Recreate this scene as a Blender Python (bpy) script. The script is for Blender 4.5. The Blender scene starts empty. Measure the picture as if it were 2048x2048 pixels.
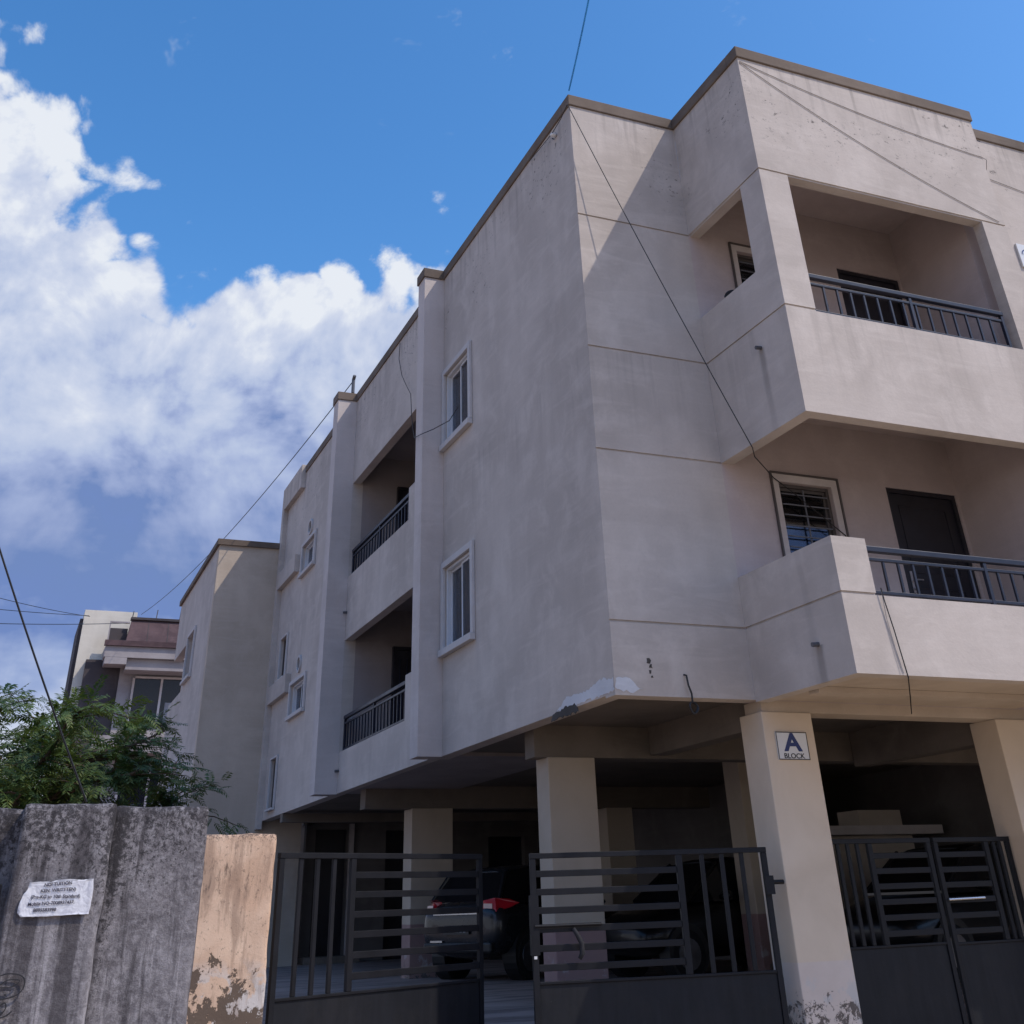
import bpy, bmesh, math, random
from mathutils import Vector, Matrix, noise as mnoise
random.seed(7)
R = math.radians
scene = bpy.context.scene
COL = scene.collection

# ------------------------------------------------------------------ camera
cam_d = bpy.data.cameras.new('camera'); cam = bpy.data.objects.new('camera', cam_d); COL.objects.link(cam)
YAW, PITCH, ROLL, FPX, CYP = .4135, .5810, -.0373, 2120.34, 418.7
fw = Vector((math.sin(YAW)*math.cos(PITCH), math.cos(YAW)*math.cos(PITCH), math.sin(PITCH)))
rt = Vector((math.cos(YAW), -math.sin(YAW), 0)); up = rt.cross(fw)
r2 = rt*math.cos(ROLL) + up*math.sin(ROLL); u2 = -rt*math.sin(ROLL) + up*math.cos(ROLL)
rm = Matrix((r2, u2, -fw)).transposed().to_4x4()
cam.matrix_world = Matrix.Translation((0, 0, 1.55)) @ rm
cam_d.sensor_width = 36; cam_d.lens = 36*FPX/2048
cam_d.shift_y = (CYP-1024)/2048
cam_d.clip_end = 2000; cam_d.clip_start = .05
scene.camera = cam

scene.cycles.max_bounces = 5; scene.cycles.diffuse_bounces = 2; scene.cycles.glossy_bounces = 3; scene.cycles.transparent_max_bounces = 8
# ------------------------------------------------------------------ exposure
scene.view_settings.view_transform = 'Standard'; scene.view_settings.look = 'None'
scene.view_settings.exposure = 0.25; scene.view_settings.gamma = 1
scene.view_settings.use_curve_mapping = False
EXPF = 2**0.25

# ------------------------------------------------------------------ sun and sky
SUNV = Vector((1.05, -1.0, 1.93)).normalized()
sun_d = bpy.data.lights.new('sun', 'SUN'); sun = bpy.data.objects.new('sun', sun_d); COL.objects.link(sun)
sun_d.energy = 2.45; sun_d.angle = R(.5); sun_d.color = (1, .905, .79)
sun.rotation_euler = (-SUNV).to_track_quat('-Z', 'Y').to_euler(); sun.location = SUNV*60

world = bpy.data.worlds.new('World'); scene.world = world; world.use_nodes = True
wt = world.node_tree; wt.nodes.clear()
class G:
    """tiny node graph helper"""
    def __init__(s, t): s.t = t
    def n(s, ty, **k):
        o = s.t.nodes.new(ty)
        for a, b in k.items(): setattr(o, a, b)
        return o
    def put(s, inp, v):
        if v is None: return
        if hasattr(v, 'is_output'): s.t.links.new(v, inp)
        else: inp.default_value = v
    def m(s, op, a, b=None, c=None, clamp=False):
        o = s.n('ShaderNodeMath', operation=op, use_clamp=clamp)
        s.put(o.inputs[0], a)
        if b is not None: s.put(o.inputs[1], b)
        if c is not None: s.put(o.inputs[2], c)
        return o.outputs[0]
    def mr(s, v, a, b, c=0., d=1., smooth=False):
        o = s.n('ShaderNodeMapRange', interpolation_type='SMOOTHSTEP' if smooth else 'LINEAR')
        for i, q in enumerate((v, a, b, c, d)): s.put(o.inputs[i], q)
        return o.outputs[0]
    def noise(s, vec, scale, detail=4, rough=.55, dist=0.):
        o = s.n('ShaderNodeTexNoise'); s.put(o.inputs['Vector'], vec)
        o.inputs['Scale'].default_value = scale; o.inputs['Detail'].default_value = detail
        o.inputs['Roughness'].default_value = rough; o.inputs['Distortion'].default_value = dist
        return o.outputs['Fac']
    def map(s, vec, scale=(1, 1, 1), loc=(0, 0, 0)):
        o = s.n('ShaderNodeMapping'); s.put(o.inputs['Vector'], vec)
        o.inputs['Scale'].default_value = scale; o.inputs['Location'].default_value = loc
        return o.outputs[0]
    def ramp(s, v, stops, interp='LINEAR'):
        o = s.n('ShaderNodeValToRGB'); s.put(o.inputs[0], v)
        e = o.color_ramp; e.interpolation = interp
        while len(e.elements) > 1: e.elements.remove(e.elements[0])
        e.elements[0].position = stops[0][0]; e.elements[0].color = (*stops[0][1], 1)
        for p, c in stops[1:]:
            q = e.elements.new(p); q.color = (*c, 1)
        return o.outputs[0]
    def mix(s, f, a, b, blend='MIX'):
        o = s.n('ShaderNodeMix', data_type='RGBA', blend_type=blend)
        s.put(o.inputs[0], f)
        s.put(o.inputs[6], (*a, 1) if isinstance(a, tuple) and len(a) == 3 else a)
        s.put(o.inputs[7], (*b, 1) if isinstance(b, tuple) and len(b) == 3 else b)
        return o.outputs[2]

g = G(wt)
tc = g.n('ShaderNodeTexCoord'); v = tc.outputs['Generated']
sky = g.n('ShaderNodeTexSky', sky_type='NISHITA'); sky.sun_disc = False
sky.sun_elevation = math.asin(SUNV.z); sky.sun_rotation = math.atan2(SUNV.x, SUNV.y)
sky.altitude = 200; sky.air_density = 1.0; sky.dust_density = .9; sky.ozone_density = 2.2
hs = g.n('ShaderNodeHueSaturation'); hs.inputs['Saturation'].default_value = 1.30; hs.inputs['Value'].default_value = 1.28
wt.links.new(sky.outputs[0], hs.inputs['Color'])
bg1 = g.n('ShaderNodeBackground'); wt.links.new(hs.outputs[0], bg1.inputs[0]); bg1.inputs[1].default_value = .15
sep = g.n('ShaderNodeSeparateXYZ'); wt.links.new(v, sep.inputs[0])
el = g.m('ARCSINE', sep.outputs[2]); az = g.m('ARCTAN2', sep.outputs[0], sep.outputs[1])
big = g.noise(v, 3.1, 2, .5); n1 = g.noise(v, 8.5, 7, .62, .25); n2 = g.noise(g.map(v, loc=(.012, -.012, .03)), 8.5, 4, .6, .25)
el0 = g.m('ADD', g.mr(az, -.42, .06, .80, .53), g.m('ADD', g.mr(az, .42, .85, 0, -.22), g.mr(az, -1.3, -.5, -.40, 0)))
rise = g.m('MULTIPLY', g.m('SUBTRACT', el0, el), 9.5)
def billow(sc, loc): return g.m('MULTIPLY', g.m('ABSOLUTE', g.m('SUBTRACT', g.m('MULTIPLY', g.noise(g.map(v, loc=loc), sc, 1.5, .5, .15), 2), 1)), 2)
b1 = billow(8.5, (.2, .4, .1)); b2 = billow(21., (.7, .1, .3))
puff = g.m('ADD', g.m('MULTIPLY', g.m('SUBTRACT', b1, .33), .75), g.m('MULTIPLY', g.m('SUBTRACT', b2, .33), .5))
dens = g.m('ADD', g.m('ADD', rise, puff), g.m('ADD', g.m('MULTIPLY', g.m('SUBTRACT', n1, .5), 2.6), g.m('MULTIPLY', g.m('SUBTRACT', big, .5), .9)))
cov = g.mr(dens, -.02, .36, 0, 1, True)
# thin wisps high in the blue
wn = g.noise(g.map(v, (1, 1, 1.9), (.3, .1, .2)), 6.0, 5, .66, .6)
wisp = g.m('MULTIPLY', g.mr(wn, .63, .80, 0, .6, True), g.mr(el, .55, .70, 0, 1))
mid = g.m('ADD', el, g.m('ADD', g.m('MULTIPLY', g.m('SUBTRACT', g.noise(g.map(v, (1, 1, 2.4)), 5.2, 5, .58), .5), .20), g.m('MULTIPLY', g.m('ADD', g.m('SUBTRACT', n1, n2), g.m('MULTIPLY', puff, .13)), g.mr(el, .26, .42, .15, .85))))
ccol = g.ramp(g.mr(mid, 0, .62), [(.08, (.80, .84, .92)), (.20, (.62, .68, .84)), (.275, (.34, .43, .68)), (.335, (.165, .255, .54)), (.41, (.165, .255, .52)), (.48, (.28, .36, .61)), (.56, (.38, .46, .70)), (.64, (.48, .56, .76)), (.80, (.62, .68, .83)), (.93, (.80, .84, .91))])
bg2 = g.n('ShaderNodeBackground'); wt.links.new(ccol, bg2.inputs[0]); bg2.inputs[1].default_value = 1/EXPF
mx = g.n('ShaderNodeMixShader')
fac = g.m('MAXIMUM', cov, wisp)
wt.links.new(fac, mx.inputs[0]); wt.links.new(bg1.outputs[0], mx.inputs[1]); wt.links.new(bg2.outputs[0], mx.inputs[2])
world.cycles.sampling_method = 'MANUAL'; world.cycles.sample_map_resolution = 512
wo = g.n('ShaderNodeOutputWorld'); wt.links.new(mx.outputs[0], wo.inputs[0])

# ------------------------------------------------------------------ materials
MATS = {}
def newmat(name):
    m = bpy.data.materials.new(name); m.use_nodes = True
    t = m.node_tree; t.nodes.clear(); g = G(t)
    out = g.n('ShaderNodeOutputMaterial'); b = g.n('ShaderNodeBsdfPrincipled')
    t.links.new(b.outputs[0], out.inputs[0]); MATS[name] = m
    return m, g, b, out
def bump(g, b, h, strength, dist=.01):
    o = g.n('ShaderNodeBump'); o.inputs['Strength'].default_value = strength; o.inputs['Distance'].default_value = dist
    g.put(o.inputs['Height'], h); g.t.links.new(o.outputs[0], b.inputs['Normal'])
def pos(g): return g.n('ShaderNodeNewGeometry').outputs['Position']
def sepz(g, p):
    o = g.n('ShaderNodeSeparateXYZ'); g.t.links.new(p, o.inputs[0]); return o.outputs

def plaster(name, base, dark, light, mildew=0., rough=.9, patch=1.):
    m, g, b, out = newmat(name); p = pos(g)
    a = g.noise(p, .55, 3, .6, .6); c = g.noise(p, 2.0, 4, .62, .4)
    st = g.noise(g.map(p, (2.6, 2.6, .22)), 1.0, 2, .6)              # vertical rain streaks
    tr = g.noise(g.map(p, (1.1, 1.1, 7.)), 1.0, 4, .62, .8)            # trowel strokes
    fine = g.noise(p, 38, 2, .7)
    col = g.mix(g.mr(a, .34, .66, 0, 1, True), dark, base)
    col = g.mix(g.m('MULTIPLY', g.mr(c, .45, .72, 0, 1, True), .55*patch), col, light)
    col = g.mix(g.m('MULTIPLY', g.mr(st, .50, .75, 0, 1), .22*patch), col, tuple(x*.74 for x in dark))
    col = g.mix(g.m('MULTIPLY', g.mr(tr, .5, .72, 0, 1), .38*patch), col, light)
    col = g.mix(g.m('MULTIPLY', g.mr(fine, .35, .75), .10), col, tuple(x*.6 for x in dark))
    if mildew:
        z = sepz(g, p)[2]
        sp = g.noise(g.map(p, (1, 1, 1.5)), 9, 7, .82, .0); lo = g.noise(p, 1.1, 1, .5)
        mk = g.m('MULTIPLY', g.mr(sp, .575, .63, 0, 1), g.m('MULTIPLY', g.mr(lo, .51, .58, 0, 1), g.mr(z, 8.6, 9.5, .06, 1)))
        col = g.mix(g.m('MULTIPLY', mk, mildew), col, (.07, .062, .058))
        xyz = sepz(g, p)
        for (yy, zz) in ((8.42, 6.44), (8.35, 3.44)):
            wv = g.m('ADD', yy, g.m('MULTIPLY', g.m('SUBTRACT', c, .5), .09))
            sk = g.m('MULTIPLY', g.mr(g.m('ABSOLUTE', g.m('SUBTRACT', xyz[1], wv)), .015, .075, 1, 0, True), g.m('MULTIPLY', g.mr(z, zz-.85, zz, .15, .6), g.m('LESS_THAN', z, zz)))
            sk = g.m('MULTIPLY', sk, g.m('LESS_THAN', g.m('ABSOLUTE', g.m('SUBTRACT', xyz[0], 6.54)), .03))
            col = g.mix(sk, col, (.16, .14, .13))
        wash = g.noise(g.map(p, (7, 7, .5)), 1.0, 4, .62, .3)
        run = g.m('MULTIPLY', g.mr(wash, .48, .68, 0, 1, True), g.m('ADD', g.mr(z, 9.2, 10.1, 0, .5), g.m('MULTIPLY', g.mr(z, 5.55, 6.7, 0, .25), g.mr(z, 6.72, 6.69, 0, 1))))
        col = g.mix(run, col, tuple(x*.5 for x in dark))
    g.t.links.new(col, b.inputs['Base Color']); b.inputs['Roughness'].default_value = rough
    h = g.m('ADD', g.m('MULTIPLY', c, 1.6), g.m('ADD', g.m('MULTIPLY', tr, .5), g.m('MULTIPLY', fine, .25)))
    bump(g, b, h, .35, .012)
    return m
plaster('plaster', (.565, .495, .445), (.465, .405, .362), (.655, .58, .525), 1.)
plaster('plaster_inside', (.54, .445, .425), (.46, .375, .355), (.58, .49, .465))
plaster('plaster_lane_shaded', (.36, .31, .30), (.29, .25, .24), (.40, .345, .335))  # darker copy of the inside plaster; the lane balconies' shade is in its colour
plaster('plaster_warm', (.56, .465, .375), (.47, .385, .305), (.60, .51, .42))
plaster('plaster_fin', (.62, .55, .52), (.54, .475, .445), (.68, .61, .58))
plaster('soffit', (.20, .165, .135), (.15, .125, .10), (.23, .19, .16))  # parking ceiling and beams: part of their shade is put into this dark base
plaster('plaster_tower', (.70, .645, .55), (.60, .55, .465), (.76, .71, .62))
plaster('plaster_neighbour_shaded', (.36, .325, .325), (.29, .26, .26), (.41, .375, .37))  # house front in shade: base colour darkened to stand in for it
plaster('maroon_paint', (.105, .063, .066), (.065, .038, .042), (.15, .095, .097))
plaster('dark_wall', (.075, .062, .064), (.05, .042, .045), (.10, .085, .085))
plaster('coping', (.185, .14, .11), (.12, .09, .07), (.23, .18, .145))
plaster('raw_plaster', (.66, .66, .68), (.58, .58, .60), (.74, .74, .76))
plaster('broken_plaster', (.08, .07, .065), (.05, .045, .04), (.13, .11, .10))
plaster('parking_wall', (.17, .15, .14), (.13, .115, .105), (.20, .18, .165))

# column paint: beige above, pinkish dado below, scuffs near the floor
def column_paint(name, zline, lo0, lo1, k=1.):
    m, g, b, out = newmat(name); p = pos(g); z = sepz(g, p)[2]
    a = g.noise(p, 1.4, 5, .6, .4); fine = g.noise(p, 30, 4, .7)
    top = g.mix(g.mr(a, .35, .65), (.62*k, .505*k, .385*k), (.70*k, .58*k, .455*k))
    bot = g.mix(g.mr(a, .35, .65), lo0, lo1)
    col = g.mix(g.mr(g.m('ADD', z, g.m('MULTIPLY', g.m('SUBTRACT', a, .5), .012)), zline-.004, zline+.004), bot, top)
    sc = g.noise(p, 9, 7, .75, .5)
    mk = g.mr(g.m('ADD', sc, g.mr(z, .74, 1.02, .05, -.2)), .545, .57, 0, 1)
    col = g.mix(mk, col, (.13, .105, .09))
    wh = g.m('MULTIPLY', g.mr(g.noise(p, 4, 5, .7), .55, .62, 0, 1), g.mr(z, .8, 1.15, .8, 0))
    col = g.mix(wh, col, (.52, .50, .48))
    g.t.links.new(col, b.inputs['Base Color']); b.inputs['Roughness'].default_value = .8
    bump(g, b, g.m('ADD', g.m('MULTIPLY', a, 2.), g.m('ADD', g.m('MULTIPLY', fine, .2), g.m('MULTIPLY', mk, -1.2))), .35, .01)
column_paint('column_paint', 1.36, (.28, .17, .155), (.33, .21, .185), .72)  # inner columns: upper paint darkened, parking shade put into the colour
column_paint('column_paint_front', 1.06, (.60, .505, .44), (.68, .585, .52))

def weathered(name, base, dark, pale, black=1.):
    m, g, b, out = newmat(name); p = pos(g); z = sepz(g, p)[2]
    x = sepz(g, p)[0]
    a = g.noise(p, 3.4, 5, .6, .4); f = g.noise(p, 85, 5, .78); gn = g.noise(p, 30, 8, .80, .2)
    dr = g.noise(g.map(p, (34, 34, 1.8)), 1.0, 4, .6, .35); dr2 = g.noise(g.map(p, (15, 15, 1.1), (4, 2, 1)), 1.0, 4, .6, .3)
    col = g.mix(g.mr(a, .36, .64, 0, 1, True), dark, base)
    col = g.mix(g.m('MULTIPLY', g.mr(gn, .44, .60), .65), col, pale)
    low = g.mr(z, 1.62, 1.42, 0, 1, True)
    col = g.mix(g.m('MULTIPLY', g.mr(dr, .54, .66, 0, 1, True), g.m('MULTIPLY', low, .6)), col, tuple(min(1, q*1.2) for q in pale))
    col = g.mix(g.m('MULTIPLY', g.mr(dr2, .49, .60, 0, 1, True), .72), col, (.045, .038, .043))
    cvr = g.m('ADD', g.mr(g.m('ADD', z, g.m('MULTIPLY', g.m('SUBTRACT', a, .5), .55)), 1.45, 1.95, -.06, .13), g.mr(g.m('ABSOLUTE', g.m('SUBTRACT', x, .425)), .0, .05, .11, 0))
    mould = g.mr(g.m('ADD', g.noise(p, 52, 9, .82, .3), cvr), .555, .64, 0, 1)
    col = g.mix(g.m('MULTIPLY', mould, .88*black), col, (.024, .021, .024))
    col = g.mix(g.m('MULTIPLY', g.mr(f, .53, .66), .4), col, tuple(q*.5 for q in dark))
    g.t.links.new(col, b.inputs['Base Color']); b.inputs['Roughness'].default_value = .95
    bump(g, b, g.m('ADD', g.m('MULTIPLY', a, 1.0), g.m('ADD', g.m('MULTIPLY', gn, 1.0), g.m('MULTIPLY', f, .5))), .75, .010)
weathered('old_concrete', (.225, .207, .218), (.125, .113, .122), (.385, .362, .375))

# peeling salmon paint over dark render and pale lime
m, g, b, out = newmat('peeling_paint'); p = pos(g); z = sepz(g, p)[2]
a = g.noise(p, 3, 6, .6, .3); e = g.noise(g.map(p, (1, 1, .7)), 5.5, 8, .66, .5); e2 = g.noise(g.map(p, loc=(3, 1, 2)), 4.2, 7, .6, .4); f = g.noise(p, 40, 6, .75)
col = g.mix(g.mr(a, .35, .68), (.58, .385, .265), (.72, .525, .385))
lime = g.m('MULTIPLY', g.mr(e2, .49, .53, 0, 1), g.mr(z, 1.30, 1.12, 0, 1))
col = g.mix(lime, col, (.58, .53, .50))
sp = g.noise(p, 26, 6, .75); drip = g.noise(g.map(p, (13, 13, 3.2)), 1, 5, .7, .4)
col = g.mix(g.m('MULTIPLY', g.mr(g.noise(g.map(p, (9, 9, 1.6)), 1, 5, .65, .4), .46, .62, 0, 1, True), .6), col, (.27, .175, .125))
col = g.mix(g.m('MULTIPLY', g.mr(g.m('ADD', g.noise(p, 60, 9, .82), g.mr(z, 2.0, 2.07, 0, .14)), .60, .68), .85), col, (.07, .052, .045))
col = g.mix(g.m('MULTIPLY', g.mr(sp, .57, .66), .7), col, (.10, .07, .055))
col = g.mix(g.m('MULTIPLY', g.mr(drip, .52, .62, 0, 1), g.m('MULTIPLY', g.mr(z, 1.62, 1.78, 0, .9), g.mr(z, 2.03, 1.97, 0, 1))), col, (.07, .05, .042))
e3 = g.noise(p, 15, 7, .72, .4)
peel = g.mr(g.m('ADD', g.m('ADD', g.m('MULTIPLY', e, .6), g.m('MULTIPLY', e3, .4)), g.mr(z, 1.50, .95, -.15, .035)), .50, .512, 0, 1)
col = g.mix(peel, col, (.125, .088, .065))
g.t.links.new(col, b.inputs['Base Color']); b.inputs['Roughness'].default_value = .9
bump(g, b, g.m('ADD', g.m('MULTIPLY', peel, -1.5), g.m('ADD', a, g.m('MULTIPLY', f, .35))), .6, .012)

def simple(name, c, rough=.6, metal=0., var=.25, scale=6., spec=.5, bumpv=0., coat=0., streak=False):
    m, g, b, out = newmat(name); p = pos(g)
    n = g.noise(g.map(p, (4, 4, .5)) if streak else p, scale, 5, .65)
    col = g.mix(g.mr(n, .3, .7), tuple(x*(1-var) for x in c), tuple(min(1, x*(1+var)) for x in c))
    g.t.links.new(col, b.inputs['Base Color']); b.inputs['Metallic'].default_value = metal
    g.t.links.new(g.mr(n, .3, .7, max(.02, rough-.08), min(1, rough+.08)), b.inputs['Roughness'])
    b.inputs['Specular IOR Level'].default_value = spec; b.inputs['Coat Weight'].default_value = coat
    if bumpv: bump(g, b, g.noise(p, scale*8, 4, .7), bumpv, .004)
    return m
simple('gate_paint', (.009, .0095, .013), .5, 0, .3, 5, .25, .1)
m, g, b, out = newmat('gate_sheet'); p = pos(g)
n = g.noise(g.map(p, (4, 4, .5)), 3, 5, .65); sc = g.noise(p, 55, 6, .8); du = g.noise(p, 2.5, 5, .65)
col = g.mix(g.mr(n, .3, .7), (.008, .009, .012), (.015, .016, .021))
col = g.mix(g.m('MULTIPLY', g.mr(sc, .66, .72), .5), col, (.16, .15, .15))
col = g.mix(g.m('MULTIPLY', g.mr(du, .5, .75), .25), col, (.035, .031, .030))
g.t.links.new(col, b.inputs['Base Color']); b.inputs['Roughness'].default_value = .55; b.inputs['Specular IOR Level'].default_value = .25
bump(g, b, g.noise(p, 5, 3, .5), .25, .02)
simple('rail_paint', (.011, .014, .030), .42, 0, .25, 5, .5)
simple('upvc', (.62, .63, .66), .35, 0, .05, 4)
simple('window_trim', (.56, .53, .52), .85, 0, .08, 5, .3, .2)
simple('door_paint', (.020, .019, .026), .38, 0, .3, 3)
simple('frame_brown', (.085, .07, .065), .5, 0, .2, 3)
simple('grille', (.13, .13, .15), .5, 0, .1, 5)
simple('steel', (.55, .55, .57), .3, 1., .1, 6)
simple('curtain', (.30, .29, .31), .9, 0, .2, 3)
simple('room_dark', (.04, .038, .04), .9, 0, .2, 2)
simple('black_cable', (.012, .012, .014), .5)
simple('grey_line', (.26, .235, .23), .7)
simple('blue_cable', (.04, .34, .95), .6)
simple('pipe', (.10, .10, .11), .5)
simple('car_paint_grey', (.020, .022, .027), .28, .3, .08, 2, .4, 0, .4)
simple('car_paint_black', (.006, .006, .007), .35, .1, .1, 2, .3, 0, .2)
simple('car_trim', (.012, .012, .013), .5)
simple('tyre', (.015, .015, .016), .85, 0, .3, 20, .3, .3)
simple('alloy', (.16, .16, .17), .4, .8)
simple('chrome', (.38, .39, .41), .25, 1., .02)
simple('plate_black', (.02, .02, .022), .4)
simple('plate_letters', (.6, .6, .62), .5, 0, .05)
simple('bark', (.085, .06, .042), .9, 0, .35, 9, .3, .6)
simple('sign_white', (.70, .70, .70), .35, 0, .04, 3)
simple('sign_blue', (.012, .028, .14), .4, 0, .1)
simple('sign_black', (.012, .012, .014), .5, 0, .1)
simple('ink', (.028, .026, .055), .8, 0, .4, 40)
simple('black_spray', (.018, .017, .020), .7, 0, .3, 30)
simple('rag', (.020, .020, .024), .9, 0, .3, 20)
simple('ceramic_white', (.7, .7, .7), .3, 0, .03)
m, g, b, out = newmat('tail_light'); b.inputs['Base Color'].default_value = (.55, .012, .028, 1); b.inputs['Roughness'].default_value = .12; b.inputs['Coat Weight'].default_value = 1
m, g, b, out = newmat('reverse_lens'); b.inputs['Base Color'].default_value = (.55, .35, .35, 1); b.inputs['Roughness'].default_value = .12; b.inputs['Coat Weight'].default_value = 1

m, g, b, out = newmat('glass')
t = m.node_tree; t.nodes.remove(b)
gl = g.n('ShaderNodeBsdfGlossy'); gl.inputs['Roughness'].default_value = .03; gl.inputs['Color'].default_value = (.9, .93, 1, 1)
tr = g.n('ShaderNodeBsdfTransparent'); tr.inputs['Color'].default_value = (.55, .58, .60, 1)
lw = g.n('ShaderNodeLayerWeight'); lw.inputs['Blend'].default_value = .35
ms = g.n('ShaderNodeMixShader'); t.links.new(g.mr(lw.outputs['Fresnel'], 0, 1, .05, .9), ms.inputs[0])
t.links.new(tr.outputs[0], ms.inputs[1]); t.links.new(gl.outputs[0], ms.inputs[2]); t.links.new(ms.outputs[0], out.inputs[0])
simple('car_glass', (.008, .009, .011), .08, 0, .05, 3, .6)
simple('far_glass', (.010, .012, .018), .10, 0, .3, 2, .5)

m, g, b, out = newmat('paper'); p = pos(g)
n = g.noise(p, 24, 6, .6, 1.2)
g.t.links.new(g.mix(g.mr(n, .35, .65), (.50, .50, .56), (.74, .74, .78)), b.inputs['Base Color']); b.inputs['Roughness'].default_value = .75
bump(g, b, g.noise(p, 30, 5, .6, 1.5), .6, .006)

m, g, b, out = newmat('ground'); p = pos(g)
a = g.noise(p, .5, 6, .65, .3); c = g.noise(p, 6, 6, .7)
st = g.noise(g.map(p, (.5, 3.0, 1)), 1.4, 6, .65, .6)  # stretched noise for streak shadows painted into the ground colour
col = g.mix(g.mr(a, .35, .65), (.37, .275, .18), (.46, .35, .235))
col = g.mix(g.m('MULTIPLY', g.mr(st, .50, .62), .5), col, (.20, .15, .105))
col = g.mix(g.m('MULTIPLY', g.mr(c, .45, .7), .4), col, (.50, .39, .27))
yy = sepz(g, p)[1]
conc = g.mix(g.mr(a, .35, .65), (.25, .175, .15), (.34, .245, .21))
conc = g.mix(g.m('MULTIPLY', g.mr(st, .48, .60), .7), conc, (.10, .068, .058))
col = g.mix(g.mr(yy, 9.58, 9.62), col, conc)
g.t.links.new(col, b.inputs['Base Color']); b.inputs['Roughness'].default_value = .9
bump(g, b, g.m('ADD', a, g.m('MULTIPLY', c, .5)), .4, .02)

m, g, b, out = newmat('leaf'); t = m.node_tree; p = pos(g)
a = g.noise(p, 1.6, 3, .6); c = g.noise(p, 14, 3, .6)
col = g.mix(g.mr(a, .40, .62), (.030, .070, .020), (.085, .135, .030))
col = g.mix(g.m('MULTIPLY', g.mr(c, .52, .68), .7), col, (.17, .18, .035))
g.t.links.new(col, b.inputs['Base Color']); b.inputs['Roughness'].default_value = .5
tl = g.n('ShaderNodeBsdfTranslucent'); g.t.links.new(g.mix(.5, col, (.12, .17, .02)), tl.inputs['Color'])
ms = g.n('ShaderNodeMixShader'); ms.inputs[0].default_value = .28
t.links.new(b.outputs[0], ms.inputs[1]); t.links.new(tl.outputs[0], ms.inputs[2]); t.links.new(ms.outputs[0], out.inputs[0])

# ------------------------------------------------------------------ geometry helpers
ORG = {}
def thing(name, label, cat, loc=(0, 0, 0), rz=0., group=None):
    o = bpy.data.objects.new(name, None); COL.objects.link(o)
    o.location = loc; o.rotation_euler = (0, 0, rz); o.empty_display_size = .2
    o['label'] = label; o['category'] = cat
    if group: o['group'] = group
    ORG[o.name] = (Vector(loc), rz); return o
def tag(o, label, cat, group=None):
    o['label'] = label; o['category'] = cat
    if group: o['group'] = group
    return o
class MB:
    def __init__(s): s.v = []; s.f = []
    def add(s, vs, fs):
        k = len(s.v); s.v += [tuple(q) for q in vs]; s.f += [tuple(i+k for i in f) for f in fs]; return s
    def box(s, x0, x1, y0, y1, z0, z1):
        vs = [(x, y, z) for z in (z0, z1) for y in (y0, y1) for x in (x0, x1)]
        return s.add(vs, [(0, 2, 3, 1), (4, 5, 7, 6), (0, 1, 5, 4), (2, 6, 7, 3), (0, 4, 6, 2), (1, 3, 7, 5)])
    def tube(s, pts, r, n=6, cap=True, taper=None):
        pts = [Vector(q) for q in pts]; rings = []; prev = None
        for i, q in enumerate(pts):
            d = (pts[min(i+1, len(pts)-1)]-pts[max(i-1, 0)]).normalized()
            if prev is None:
                a = d.orthogonal().normalized()
            else:
                a = (prev-d*prev.dot(d)).normalized()
            prev = a; bb = d.cross(a)
            rr = r if taper is None else r*taper[i]
            rings.append([q+(a*math.cos(2*math.pi*k/n)+bb*math.sin(2*math.pi*k/n))*rr for k in range(n)])
        fs = []
        for i in range(len(rings)-1):
            for k in range(n):
                fs.append((i*n+k, i*n+(k+1) % n, (i+1)*n+(k+1) % n, (i+1)*n+k))
        if cap: fs += [tuple(range(n-1, -1, -1)), tuple((len(rings)-1)*n+k for k in range(n))]
        return s.add([q for r_ in rings for q in r_], fs)
    def prism(s, poly, axis, a0, a1):
        """poly: 2D points; axis 'x': (y,z) extruded along x; 'y': (x,z) along y; 'z': (x,y) along z"""
        f = {'x': lambda q, a: (a, q[0], q[1]), 'y': lambda q, a: (q[0], a, q[1]), 'z': lambda q, a: (q[0], q[1], a)}[axis]
        n = len(poly)
        vs = [f(q, a0) for q in poly]+[f(q, a1) for q in poly]
        fs = [tuple(range(n)), tuple(range(2*n-1, n-1, -1))]+[(i, i+n, (i+1) % n+n, (i+1) % n) for i in range(n)]
        return s.add(vs, fs)
    def build(s, name, mat, parent=None, local=False, smooth=False, bevel=0., mesh=None, kind=None, origin=None):
        if mesh is None:
            mesh = bpy.data.meshes.new(name)
            vs = s.v
            off = Vector((0, 0, 0))
            if parent is not None and not local:
                off = ORG[parent.name][0]
            if parent is None:
                off = Vector(origin) if origin is not None else Vector((sum(q[0] for q in vs)/len(vs), sum(q[1] for q in vs)/len(vs), min(q[2] for q in vs)))
            mesh.from_pydata([(q[0]-off.x, q[1]-off.y, q[2]-off.z) for q in vs], [], s.f)
            bm = bmesh.new(); bm.from_mesh(mesh)
            bmesh.ops.recalc_face_normals(bm, faces=bm.faces[:])
            bm.to_mesh(mesh); bm.free()
            mesh.materials.append(MATS[mat])
            if smooth: mesh.polygons.foreach_set('use_smooth', [True]*len(mesh.polygons))
        o = bpy.data.objects.new(name, mesh); COL.objects.link(o)
        if parent is not None:
            o.parent = parent; ORG[o.name] = ORG[parent.name]
        else:
            o.location = off; ORG[o.name] = (off, 0.)
        if bevel:
            md = o.modifiers.new('bevel', 'BEVEL'); md.width = bevel; md.segments = 2; md.limit_method = 'ANGLE'
        if kind: o['kind'] = kind
        return o
def box(name, mat, parent, x0, x1, y0, y1, z0, z1, **k):
    return MB().box(x0, x1, y0, y1, z0, z1).build(name, mat, parent, **k)

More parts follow.
